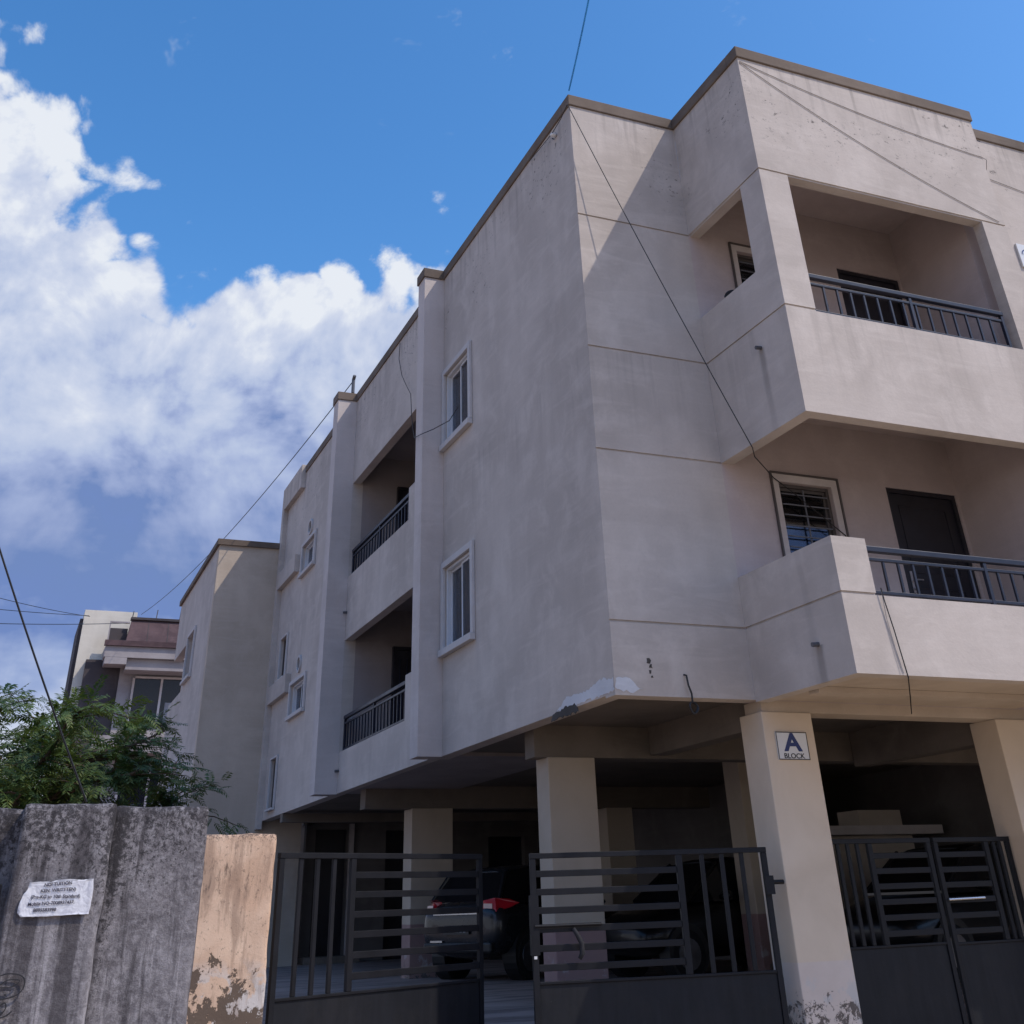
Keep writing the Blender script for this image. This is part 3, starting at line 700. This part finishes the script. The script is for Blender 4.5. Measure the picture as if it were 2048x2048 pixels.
# ------------------------------------------------------------------ gates
def gate_leaf(name, label, hinge, rz, W, zb, zp, zt, hor, nbars, group):
    """leaf along local +x from the hinge; hor=(a,b) zone of level bars, upright bars fill the rest"""
    t = thing(name, label, 'gate', (hinge[0], hinge[1], zb), rz, group)
    H = zt-zb; hp = zp-zb
    def lb(n, x0, x1, z0, z1, d=.018, mat='gate_paint', p=None): return MB().box(x0, x1, -d, d, z0, z1).build(n, mat, p or t, local=True, bevel=.003)
    lb('end_post', 0, .05, 0, H-.0405); lb('end_post', W-.05, W, 0, H-.0405)
    lb('top_rail', 0, W, H-.04, H, .022)
    pn = lb('sheet_panel', .051, W-.051, .04, hp, .004, 'gate_sheet'); lb('panel_rail', .051, W-.051, hp, hp+.02, .016, 'gate_paint')
    a, b_ = hor
    if a > .06: lb('mid_post', a-.055, a, hp+.021, H-.0405)
    if b_ < W-.06: lb('mid_post', b_, b_+.055, hp+.021, H-.0405)
    pitch = (H-hp)/7
    for k in range(1, 7):
        z = H-.02-pitch*k; lb('level_bar', max(a, .051), min(b_, W-.051), z-.024, z+.024, .010)
    zones = []
    if a > .1: zones.append((.05, a-.055))
    if b_ < W-.1: zones.append((b_+.055, W-.05))
    for (u, w_) in zones:
        for k in range(1, nbars+1):
            x = u+(w_-u)*k/(nbars+1); lb('upright_bar', x-.019, x+.019, hp+.021, H-.0405, .012)
    return t, H, hp
def ang(a, b_): return math.atan2(b_[1]-a[1], b_[0]-a[0])
GT = 'black steel gate leaves'
a, b_ = (2.09, 9.87), (4.20, 10.86)
lg, H, hp = gate_leaf('gate_leaf', 'black gate leaf standing ajar beside the peeling salmon pillar', a, ang(a, b_), math.dist(a, b_), .40, 1.0, 1.965, (.80, 2.4), 3, GT)
a, b_ = (6.42, 9.47), (4.27, 9.88)
rg, H, hp = gate_leaf('gate_leaf', 'black gate leaf hinged on the column with the block sign, strap hanging from it', a, ang(a, b_), math.dist(a, b_), .34, 1.0, 1.925, (.86, 2.3), 3, GT)
WR = math.dist(a, b_)
MB().tube([(WR-.02, .03, hp+.13+.27), (WR-.60, .03, hp+.13+.27)], .012, 8).build('bolt', 'gate_paint', rg, local=True)
MB().box(WR-.06, WR+.012, -.03, .03, hp+.2, hp+.62).build('latch_plate', 'gate_paint', rg, local=True)
MB().box(-.02, .06, .02, .055, H-.36, H-.22).build('hinge', 'gate_paint', rg, local=True)
MB().tube([(.0, .03, H-.27), (-.12, .03, H-.27)], .018, 8).build('hinge_pin', 'gate_paint', rg, local=True)
MB().box(WR-.03, WR-.005, .031, .04, hp+.175, hp+.195).build('white_tag', 'sign_white', rg, local=True)
sw = thing('hanging_strap', 'short black strap hanging from the level bars of the gate', 'strap', (4.62, 9.755, 1.36))
mb = MB(); pts = [(4.60, 9.76, 1.375), (4.63, 9.752, 1.33), (4.665, 9.748, 1.27), (4.665, 9.748, 1.20), (4.64, 9.753, 1.165)]
mb.tube(pts, .020, 8, taper=[.8, 1, 1.1, 1.2, .8]).build('strap_loop', 'rag', sw, smooth=True)
a, b_ = (7.20, 9.66), (8.50, 9.66)
gate_leaf('gate_leaf', 'black gate leaf right of the sign column, upright bars at its left', a, 0, 1.27, .30, 1.12, 1.985, (.56, 1.25), 3, GT)
a = (9.49, 9.66)
r4, H4, hp4 = gate_leaf('gate_leaf', 'black gate leaf by the right picture edge, upright bars at its right', a, math.pi, .98, .30, 1.11, 1.985, (.34, .97), 2, GT)
MB().tube([(.95, .03, hp4+.36), (.5, .03, hp4+.365)], .011, 8).build('bolt', 'steel', r4, local=True)

# ------------------------------------------------------------------ gate pillar and roadside wall
def rough_block(mb, x0, x1, y0, y1, z0, z1, step, amp, seed):
    """subdivided block whose edges wander a little"""
    bm = bmesh.new()
    vs = [bm.verts.new(q) for q in ((x0, y0, z0), (x1, y0, z0), (x1, y1, z0), (x0, y1, z0), (x0, y0, z1), (x1, y0, z1), (x1, y1, z1), (x0, y1, z1))]
    for f in ((0, 3, 2, 1), (4, 5, 6, 7), (0, 1, 5, 4), (1, 2, 6, 5), (2, 3, 7, 6), (3, 0, 4, 7)): bm.faces.new([vs[i] for i in f])
    bmesh.ops.bevel(bm, geom=[e_ for e_ in bm.edges], offset=.022, segments=2, profile=.6, affect='EDGES')
    for axis, a0, a1 in ((0, x0, x1), (2, z0, z1)):
        n = max(1, int((a1-a0)/step))
        for k in range(1, n):
            c = a0+(a1-a0)*k/n
            no = Vector((0, 0, 0)); no[axis] = 1; co = Vector((0, 0, 0)); co[axis] = c
            bmesh.ops.bisect_plane(bm, geom=bm.verts[:]+bm.edges[:]+bm.faces[:], plane_co=co, plane_no=no)
    bm.verts.ensure_lookup_table()
    off = Vector((seed*3.1, seed*1.7, 0))
    for q in bm.verts:
        nv = Vector((mnoise.noise((q.co+off)*5), mnoise.noise((q.co+off+Vector((9, 0, 0)))*5), mnoise.noise((q.co+off+Vector((0, 9, 0)))*7)))
        nv += .5*Vector((mnoise.noise((q.co+off)*17), mnoise.noise((q.co+off+Vector((9, 0, 0)))*17), mnoise.noise((q.co+off+Vector((0, 9, 0)))*19)))
        q.co += nv*amp
    bm.verts.index_update()
    mb.add([q.co.copy() for q in bm.verts], [tuple(q.index for q in f.verts) for f in bm.faces]); bm.free(); return mb
pl = rough_block(MB(), 1.30, 1.985, 9.50, 9.95, .2, 2.075, .05, .010, 5).build('gate_pillar', 'peeling_paint', origin=(1.65, 9.7, .25), smooth=True)
tag(pl, 'square gate pillar with peeling salmon paint between grey wall and gate', 'pillar')
bw = thing('roadside_wall', 'mould-blackened grey concrete wall with a pasted paper notice', 'wall', (0, 5.1, 0))
rough_block(MB(), .395, .765, 5.0, 5.22, -.05, 1.925, .035, .008, 1).build('wall_panel', 'old_concrete', bw, smooth=True)
rough_block(MB(), .066, .400, 4.93, 5.24, -.05, 1.932, .035, .007, 2).build('wall_pier', 'old_concrete', bw, smooth=True)
rough_block(MB(), -3.2, .085, 5.03, 5.22, -.05, 1.925, .06, .008, 3).build('wall_panel', 'old_concrete', bw, smooth=True)
# black metal gate edge at the far left
sg = thing('side_gate', 'dark metal gate edge at the far left of the grey wall', 'gate', (-.3, 4.97, 0))
for (n, x0, x1, z0, z1) in (('end_post', .018, .042, .1, 1.675), ('top_rail', -.7, .0175, 1.64, 1.675), ('end_post', -.7, -.665, .1, 1.6395), ('sheet_panel', -.66, -.02, .1, 1.42)):
    MB().box(x0, x1, 4.955, 4.985, z0, z1).build(n, 'gate_paint', sg, bevel=.003)

# notice on the pier
nt = thing('paper_notice', 'torn white paper notice with typed tuition advert on the grey wall', 'notice', (.24, 4.92, 1.57))
cn = [(.122, 1.572), (.20, 1.570), (.30, 1.5735), (.355, 1.5735), (.358, 1.64), (.353, 1.684), (.31, 1.6805), (.27, 1.685), (.225, 1.682), (.205, 1.677), (.16, 1.6785), (.133, 1.677), (.130, 1.655), (.118, 1.64), (.110, 1.612), (.108, 1.585)]
nx_, nz_ = 22, 12
def inpoly(x, z, P):
    c = False
    for (x1, z1), (x2, z2) in zip(P, P[1:]+P[:1]):
        if (z1 > z) != (z2 > z) and x < (x2-x1)*(z-z1)/(z2-z1)+x1: c = not c
    return c
PY = 4.918
fine = []
for (a, c), (b2, d) in zip(cn, cn[1:]+cn[:1]):
    n = max(2, int(math.dist((a, c), (b2, d))/.008))
    for k in range(n): fine.append((a+(b2-a)*k/n+random.uniform(-.0007, .0007), c+(d-c)*k/n+random.uniform(-.0007, .0007)))
bm = bmesh.new(); f = bm.faces.new([bm.verts.new((x, PY, z)) for x, z in fine])
for ax, r0, r1 in ((0, .105, .36), (2, 1.568, 1.688)):
    for k in range(1, 20):
        co = Vector((0, 0, 0)); no = Vector((0, 0, 0)); co[ax] = r0+(r1-r0)*k/20; no[ax] = 1
        bmesh.ops.bisect_plane(bm, geom=bm.verts[:]+bm.edges[:]+bm.faces[:], plane_co=co, plane_no=no)
for q in bm.verts:
    edge = 1 if len(q.link_faces) < 4 else .25
    q.co.y -= .0015*edge*(1+mnoise.noise(q.co*38))
bm.verts.index_update()
mb = MB(); mb.add([q.co.copy() for q in bm.verts], [tuple(q.index for q in f.verts) for f in bm.faces]); bm.free()
sheet = mb.build('sheet', 'paper', nt, smooth=True)
md = sheet.modifiers.new('thick', 'SOLIDIFY'); md.thickness = .0008; md.offset = 1
ln = [('NDI TUITION', .232, 1.6655, .0145, 0.06), ('KEN, WRITTTEN)', .236, 1.6465, .0145, .03), ('(Pre-KG to 10th Standard)', .230, 1.6265, .0145, .0), ('Mobile NO-7008937437,', .219, 1.6065, .0145, .02), ('8895583998', .2, 1.5865, .0145, .0)]
for s_, x, z, sz, rr in ln:
    text_mesh('printed_line', s_, sz, 'ink', nt, x, PY-.0042, z, ext=.0003, xs=1.08, bold=.0003, rot=rr)

# sprayed mark on the wall: oval with a lozenge and a dot
sm = thing('sprayed_mark', 'black sprayed oval with a lozenge inside, low on the grey wall', 'graffiti', (.06, 4.92, 1.36))
def strip(name, pts, w, closed=False):
    mb = MB(); vs = []; n = len(pts)
    for i, (x, z) in enumerate(pts):
        a = Vector((*pts[(i-1) % n if closed or i else 0], 0)); c = Vector((*pts[(i+1) % n if closed or i < n-1 else n-1], 0))
        d = (c-a).normalized(); nn = Vector((-d.y, d.x, 0))*w*(.8+.4*mnoise.noise(Vector((x*90, z*90, 0))))
        y = 4.915
        vs += [(x+nn.x, y, z+nn.y), (x-nn.x, y, z-nn.y), (x+nn.x, y+.003, z+nn.y), (x-nn.x, y+.003, z-nn.y)]
    fs = []
    for i in range(n if closed else n-1):
        j = (i+1) % n
        fs += [(4*i, 4*j, 4*j+1, 4*i+1), (4*i, 4*i+2, 4*j+2, 4*j), (4*i+1, 4*j+1, 4*j+3, 4*i+3), (4*i+2, 4*i+3, 4*j+3, 4*j+2)]
    return mb.add(vs, fs).build(name, 'black_spray', sm)
def smooth_path(P, n=6):
    o = []
    for i in range(len(P)-1):
        p0 = P[max(i-1, 0)]; p1 = P[i]; p2 = P[i+1]; p3 = P[min(i+2, len(P)-1)]
        for k in range(n):
            t_ = k/n
            o.append(tuple(.5*((2*b1)+(-a1+c1)*t_+(2*a1-5*b1+4*c1-d1)*t_*t_+(-a1+3*b1-3*c1+d1)*t_**3) for a1, b1, c1, d1 in zip(p0, p1, p2, p3)))
    return o+[P[-1]]
strip('oval_stroke', smooth_path([(.075, 1.392), (.0916, 1.4008), (.12, 1.4059), (.156, 1.4004), (.1734, 1.3867), (.1752, 1.3636), (.1612, 1.3465), (.137, 1.3376), (.106, 1.3341), (.078, 1.338)]), .0026)
strip('lozenge_stroke', smooth_path([(.078, 1.366), (.0971, 1.375), (.1205, 1.3879), (.1591, 1.3848), (.1363, 1.368), (.0988, 1.3673), (.08, 1.368)], 4), .0022)
n = 9
MB().add([(.1192+.0042*math.cos(q*.7), 4.9145, 1.3461+.0034*math.sin(q*.7)) for q in range(n)]+[(.1192+.0042*math.cos(q*.7), 4.919, 1.3461+.0034*math.sin(q*.7)) for q in range(n)], [tuple(range(n)), tuple(range(2*n-1, n-1, -1))]+[(i, i+n, (i+1) % n+n, (i+1) % n) for i in range(n)]).build('dot', 'black_spray', sm)
strip('tail_stroke', smooth_path([(.10, 1.311), (.1227, 1.3232), (.1288, 1.3079), (.1152, 1.2912), (.09, 1.285)]), .0032)
strip('tail_stroke', smooth_path([(.1508, 1.2992), (.137, 1.288), (.1226, 1.2834), (.10, 1.279)]), .0030)

# ------------------------------------------------------------------ signs
sb = thing('block_sign', 'small white board with a blue A and BLOCK on the column', 'sign', (6.875, Y0-.02, 2.63))
sy = Y0-.006
bd = MB().box(6.70, 7.055, sy-.012, sy, 2.632, 2.872).build('board', 'sign_white', sb)
ring(MB(), PBX('F', sy-.012), 6.70, 7.055, 2.632, 2.872, .007, .0006, .003).build('border', 'sign_black', sb)
text_mesh('letter', 'A', .212, 'sign_blue', sb, 6.878, sy-.0135, 2.711, ext=.001, xs=1.32, bold=.0065)
text_mesh('word', 'BLOCK', .060, 'sign_black', sb, 6.878, sy-.0135, 2.645, ext=.001, xs=1.22, bold=.0009)
s2 = thing('wall_sign', 'white board with blue lettering at the right edge of the facade', 'sign', (10.9, 8.16, 8.0))
MB().box(10.60, 11.5, 8.15, 8.178, 8.10, 8.44).build('board', 'sign_white', s2)
mb = MB()
for k in range(12):
    a0, a1 = math.pi*(.05+.9*k/12), math.pi*(.05+.9*(k+1)/12)
    for (ra, rb) in ((.10, .085), (.065, .05)):
        mb.add([(10.74+r_*math.cos(t_), 8.147, 8.27+r_*math.sin(t_)) for (r_, t_) in ((ra, a0), (ra, a1), (rb, a1), (rb, a0))], [(0, 1, 2, 3)])
mb.box(10.66, 10.90, 8.1465, 8.149, 8.16, 8.185).build('blue_marks', 'sign_blue', s2)

# small dark bundle on the parapet
mb = MB(); bm = bmesh.new(); bmesh.ops.create_icosphere(bm, subdivisions=3, radius=1)
for q in bm.verts:
    q.co += q.co*.25*mnoise.noise(q.co*1.6); q.co = Vector((XP+.075+q.co.x*.06, 8.90+q.co.y*.09, 7.312+max(0, q.co.z*.6+.45)*.085))
bm.verts.index_update(); mb.add([q.co.copy() for q in bm.verts], [tuple(q.index for q in f.verts) for f in bm.faces]); bm.free()
tag(mb.build('cloth_bundle', 'rag', smooth=True), 'small dark bundle lying on the upper balcony side parapet', 'bundle')

# ------------------------------------------------------------------ cars
def car(name, label, loc, rz, sc, paint, plate=True):
    t = thing(name, label, 'car', loc, rz, 'cars parked under the building'); t.scale = (sc, sc, sc)
    def ringpts(x, zb, zm, zs, zt, wb, wm, ws, wt_):
        h = [(wb, zb), (wm, zm), (ws, zs), (wt_, zt)]
        return [(x, -w, z) for w, z in h]+[(x, w, z) for w, z in reversed(h)]
    st = [(-1.93, .42, .62, .80, .88, .60, .70, .66, .55), (-1.88, .30, .62, .92, 1.02, .72, .81, .78, .66), (-1.62, .24, .60, .96, 1.06, .80, .86, .82, .72),
          (-1.0, .22, .58, .93, 1.0, .82, .87, .83, .74), (0, .20, .56, .90, .97, .83, .88, .84, .76), (.7, .20, .56, .88, .96, .83, .88, .83, .74),
          (1.05, .22, .56, .84, .95, .82, .87, .82, .70), (1.6, .25, .52, .74, .84, .78, .84, .78, .62), (1.86, .30, .50, .66, .72, .66, .74, .66, .5), (1.95, .40, .5, .58, .62, .5, .58, .5, .36)]
    mb = MB(); vs = []; n = 8
    for s_ in st: vs += ringpts(*s_)
    fs = [(i*n+k, i*n+(k+1) % n, (i+1)*n+(k+1) % n, (i+1)*n+k) for i in range(len(st)-1) for k in range(n)]
    fs += [tuple(range(n)), tuple((len(st)-1)*n+k for k in range(n-1, -1, -1))]
    o = mb.add(vs, fs).build('body', paint, t, local=True, smooth=True)
    md = o.modifiers.new('sub', 'SUBSURF'); md.levels = 2; md.render_levels = 2
    # cabin glass and roof
    gs = [(-1.78, 1.00, 1.02, .70, .69), (-1.45, 1.00, 1.40, .76, .58), (-.9, .97, 1.475, .78, .60), (0, .94, 1.485, .79, .61), (.35, .93, 1.44, .78, .60), (1.08, .93, .96, .70, .68)]
    mb = MB(); vs = []
    for x, z0, z1, w0, w1 in gs: vs += [(x, -w0, z0), (x, -w1, z1), (x, w1, z1), (x, w0, z0)]
    fs = [(4*i+k, 4*i+(k+1) % 4, 4*i+4+(k+1) % 4, 4*i+4+k) for i in range(len(gs)-1) for k in range(4)]+[(0, 1, 2, 3), (23, 22, 21, 20)]
    mb.add(vs, fs).build('cabin_glass', 'car_glass', t, local=True)
    mb = MB(); vs = []
    for x, z0, z1, w0, w1 in gs[1:5]: vs += [(x, -w1-.012, z1-.03), (x, -w1*.7, z1+.025), (x, w1*.7, z1+.025), (x, w1+.012, z1-.03)]
    fs = [(4*i+k, 4*i+k+1, 4*i+5+k, 4*i+4+k) for i in range(3) for k in range(3)]
    r_ = mb.add(vs, fs).build('roof', paint, t, local=True, smooth=True); md = r_.modifiers.new('s', 'SOLIDIFY'); md.thickness = .03
    for s_ in (-1, 1):
        for (xa, za, wa, xb, zb_, wb) in ((-1.45, 1.40, .585, -1.75, 1.03, .705), (.35, 1.44, .605, 1.06, .95, .70), (-.35, 1.47, .605, -.40, .95, .80)):
            MB().tube([(xa, s_*wa, za), (xb, s_*wb, zb_)], .035, 6).build('roof_pillar', paint, t, local=True)
        for wx in (-1.22, 1.22):
            mb = MB(); mb.tube([(wx, s_*.68, .30), (wx, s_*.70, .30), (wx, s_*.86, .30), (wx, s_*.875, .30)], .30, 26, taper=[.9, 1, 1, .93])
            w = mb.build('wheel', 'tyre', t, local=True, smooth=False)
            MB().tube([(wx, s_*.84, .30), (wx, s_*.885, .30)], .205, 20, taper=[1, .94]).build('rim', 'alloy', w, local=True)
            MB().tube([(wx, s_*.60, .33), (wx, s_*.865, .33)], .355, 26).build('wheel_arch', 'car_trim', t, local=True)
        mb = MB(); mb.add([(-1.90, s_*.50, .90), (-1.86, s_*.74, .88), (-1.66, s_*.865, .93), (-1.44, s_*.865, .985), (-1.64, s_*.835, 1.04), (-1.84, s_*.70, 1.06), (-1.90, s_*.52, 1.03)]+[(-1.78, s_*.45, .90), (-1.76, s_*.66, .88), (-1.60, s_*.76, .93), (-1.42, s_*.78, .985), (-1.58, s_*.74, 1.04), (-1.74, s_*.62, 1.06), (-1.78, s_*.46, 1.03)],
                          [(0, 1, 2, 3, 4, 5, 6)]+[(i, i+7, (i+1) % 7+7, (i+1) % 7) for i in range(7)])
        l_ = mb.build('tail_light', 'tail_light', t, local=True)
        MB().add([(-1.915, s_*.53, .93), (-1.885, s_*.68, .92), (-1.885, s_*.68, .985), (-1.915, s_*.53, .99)], [(0, 1, 2, 3)]).build('reverse_lens', 'reverse_lens', l_, local=True)
        MB().tube([(.55, s_*.84, .98), (.50, s_*.98, 1.0), (.44, s_*1.0, 1.0)], .07, 8, taper=[.3, 1, .8]).build('wing_mirror', paint, t, local=True, smooth=True)
    MB().box(-1.945, -1.90, -.50, .50, .855, .88).build('chrome_strip', 'chrome', t, local=True)
    MB().box(-1.96, -1.86, -.70, .70, .36, .50).build('rear_bumper', 'car_trim', t, local=True, bevel=.03)
    MB().box(-1.955, -1.90, .30, .55, .50, .525).build('bumper_reflector', 'chrome', t, local=True)
    pb = MB().box(-1.965, -1.945, -.26, .26, .60, .72).build('number_plate', 'plate_black', t, local=True)
    for k in range(6):
        y = .20-.075*k
        if k == 1: continue
        MB().box(-1.969, -1.9655, y-.022, y+.022, .63, .69).build('plate_mark', 'plate_letters', pb, local=True)
    return t
car('hatchback', 'dark grey hatchback with a red tail light seen through the gate gap', (7.85, 18.05, FL), R(28), .92, 'car_paint_grey')
car('hatchback', 'black car parked behind the second column, seen from its side', (9.6, 15.6, FL), R(186), .9, 'car_paint_black')
car('hatchback', 'black car in the right bay behind the double gate', (11.4, 12.7, FL), R(188), .9, 'car_paint_black')

# ------------------------------------------------------------------ tree
tr_ = thing('tree', 'feathery green tree rising behind the grey wall', 'tree', (-.25, 14.3, FL))
rnd = random.Random(11)
base = Vector((-.25, 14.3, FL-.1)); limbs = MB(); twigs = []
def limb(a, b_, r0, r1, n=7, wob=.12):
    pts = []
    for i in range(n+1):
        t_ = i/n; q = a.lerp(b_, t_)+Vector((rnd.uniform(-wob, wob), rnd.uniform(-wob, wob), rnd.uniform(-wob, wob)*.5))*(1 if 0 < i < n else 0)
        q.z += .25*math.sin(math.pi*t_)*(b_-a).length*.18; pts.append(q)
    limbs.tube(pts, r0, 7, taper=[1+(r1/r0-1)*i/n for i in range(n+1)]); return pts
trunk = MB(); tp = [base, base+Vector((.05, 0, .7)), base+Vector((-.05, .05, 1.3)), base+Vector((.1, 0, 1.75))]
trunk.tube(tp, .15, 10, taper=[1.25, 1, .88, .8]); top = tp[-1]
for k in range(17):
    an = 2*math.pi*k/17+rnd.uniform(-.2, .2); rr = rnd.uniform(1.1, 2.0)+(.1 if math.cos(an) > .6 else 0); hh = rnd.uniform(.0, 1.15)
    if k % 4 == 3: rr *= .55; hh = rnd.uniform(.7, 1.2)
    end = top+Vector((math.cos(an)*rr, math.sin(an)*rr*.85, hh))
    pts = limb(top, end, .040, .010)
    for j in range(9):
        a = pts[rnd.randint(2, 7)]; d = (end-top).normalized()
        e_ = a+Vector((d.x*.4+rnd.uniform(-.6, .6), d.y*.4+rnd.uniform(-.6, .6), rnd.uniform(-.25, .38)))
        tw = limb(a, e_, .010, .003, 5, .04); twigs.append(tw)
    twigs.append(pts[3:])
trunk.build('trunk', 'bark', tr_, smooth=True); limbs.build('branches', 'bark', tr_, smooth=True)
def frond(mb, p, d, L, droop):
    d = d.normalized(); side = d.cross(Vector((0, 0, 1)))
    if side.length < .1: side = Vector((1, 0, 0))
    side.normalize(); side = (side+Vector((0, 0, rnd.uniform(-.5, .5)))).normalized(); n = 9
    pts = [p+d*L*i/n-Vector((0, 0, droop*L*(i/n)**2)) for i in range(n+1)]
    for i in range(n):
        mb.add([pts[i]+side*.002, pts[i+1]+side*.002, pts[i+1]-side*.002, pts[i]-side*.002], [(0, 1, 2, 3)])
    for i in range(1, n+1):
        tang = (pts[i]-pts[i-1]).normalized(); ll = L*.30*(1-.45*abs(i/n-.45))
        for s_ in (-1, 1):
            o = (side*s_+tang*.75+Vector((0, 0, rnd.uniform(-.35, .15)))).normalized()
            w = o.cross(tang).cross(o).normalized()*ll*.15
            a = pts[i]; m_ = a+o*ll*.5-Vector((0, 0, ll*.04)); t2 = a+o*ll-Vector((0, 0, ll*.16))
            mb.add([a, m_+w, t2, m_-w], [(0, 1, 2, 3)])
crown = MB()
for tw in twigs:
    for i, q in enumerate(tw):
        for _ in range(rnd.choice((3, 4, 4, 4))):
            base_d = (tw[min(i+1, len(tw)-1)]-tw[max(i-1, 0)]).normalized()
            d = base_d*.7+Vector((rnd.uniform(-1, 1), rnd.uniform(-1, 1), rnd.uniform(-.25, .55)))
            frond(crown, q+Vector((rnd.uniform(-.08, .08), rnd.uniform(-.08, .08), rnd.uniform(-.08, .08))), d, rnd.uniform(.15, .34), rnd.uniform(.1, .6))
crown.build('crown', 'leaf', tr_, kind='stuff')

# ------------------------------------------------------------------ cables
cable('overhead_cable', sag((-.32-.02, 7, 3.45), (.42, 7.3, 2.12), .02), .006, 'black_cable', 'thick dark cable slanting down into the tree at the left')
cable('overhead_cable', sag((-6, 28, 9.2), (1.65, 46.2, 11.5), .25), .011, 'black_cable', 'upper thin cable reaching the cream tower from the left')
cable('overhead_cable', sag((-6, 28, 8.0), (1.62, 46.3, 11.55), .12), .011, 'black_cable', 'middle thin cable reaching the cream tower from the left')
cable('overhead_cable', sag((-6, 28, 7.35), (3.0, 45.1, 11.1), .15), .011, 'black_cable', 'lowest thin cable crossing to the maroon parapet from the left')
cable('overhead_cable', sag((4.93, 19.58, 10.60), (3.45, 44.9, 11.4), .5), .010, 'black_cable', 'long thin cable from the roof pipe down to the maroon parapet')
cable('overhead_cable', sag((5.0, 9.42, 10.34), (4.43, 7.3, 10.75), .05), .011, 'blue_cable', 'blue cable rising from the roof corner out of the picture')
cable('wall_cable', sag((4.95, 9.40, 10.08), (6.50, 8.80, 5.471), .06, 24)+[Vector((6.62, 8.95, 5.44)), Vector((7.18, 9.42, 5.42)), Vector((7.4, 9.42, 5.28)), Vector((8.02, 9.435, 4.86)), Vector((8.08, 9.435, 4.70))], .006, 'black_cable', 'long dark cable slanting across the front wall from roof corner to window')
cable('wall_cable', sag((6.56, 7.892, 10.06), (10.19, 7.892, 9.52), .08)+[Vector((10.26, 7.9, 9.50)), Vector((10.5, 8.17, 9.45)), Vector((11.3, 8.172, 9.34))], .0045, 'grey_line', 'upper thin grey line across the top balcony front')  # thin grey tube laid close against the balcony front
cable('wall_cable', sag((6.56, 7.892, 10.04), (10.1, 7.892, 8.50), .12), .0042, 'grey_line', 'lower thin grey line across the top balcony front')  # second thin grey tube, steeper, on the same face
cable('wall_cable', [Vector(q) for q in ((6.97, 7.87, 3.86), (6.98, 7.87, 3.75), (7.02, 7.872, 3.5), (7.05, 7.875, 3.25), (7.07, 7.88, 3.11), (7.6, 8.5, 3.07), (8.4, 9.43, 3.07))], .006, 'black_cable', 'dark cable dangling from the lower balcony railing end')
cable('wall_cable', [Vector(q) for q in ((6.97, 7.87, 3.84), (6.975, 7.885, 3.6), (7.0, 7.885, 3.35), (7.03, 7.88, 3.14))], .003, 'grey_line', 'thin grey cable on the lower balcony front beside the dangling one')
hc = [Vector(q) for q in ((5.765, 9.46, 3.35), (5.77, 9.42, 3.34), (5.775, 9.41, 3.25), (5.80, 9.41, 3.18), (5.80, 9.41, 3.10))]
for k in range(40):
    t_ = k/39*2*math.pi*3.2; hc.append(Vector((5.80+.045*math.sin(t_)+.008*math.sin(k), 9.40+.012*math.sin(t_*.5+k*.3), 3.05+.05*math.cos(t_))))
cable('wall_cable', hc, .009, 'black_cable', 'short wire with a coil hanging from the front wall edge')
arc = [Vector(q) for q in ((4.99, 16.6, 10.06), (4.95, 16.5, 9.7), (4.95, 16.3, 9.3), (4.95, 16.04, 9.01), (4.93, 15.7, 8.7), (4.92, 15.6, 8.3), (4.9, 15.44, 7.97), (4.8, 15.0, 7.62), (4.655, 14.6, 7.5), (4.65, 14.27, 7.43), (4.75, 14.0, 7.42), (4.93, 13.8, 7.5), (4.97, 13.5, 7.62))]
cable('wall_cable', arc, .006, 'black_cable', 'loose cable looping round the fin to the upper lane window')

ins = thing('cable_insulator', 'small white insulator holding the cable near the roof corner', 'insulator', (4.97, 9.89, 9.92))
MB().tube([(5.005, 9.89, 9.945), (4.985, 9.89, 9.945), (4.95, 9.89, 9.945), (4.93, 9.89, 9.94)], .032, 10, taper=[.6, 1, 1, .5]).build('porcelain_knob', 'ceramic_white', ins, smooth=True)
MB().tube([(5.005, 9.95, 9.93), (4.975, 9.95, 9.93)], .008, 6).build('bracket', 'black_cable', ins)
cable('wall_cable', [Vector(q) for q in ((4.96, 9.42, 10.10), (4.95, 9.6, 10.0), (4.945, 9.88, 9.955), (4.96, 10.2, 10.0), (4.985, 10.7, 10.08))], .005, 'black_cable', 'short cable along the lane wall top held by the white insulator')
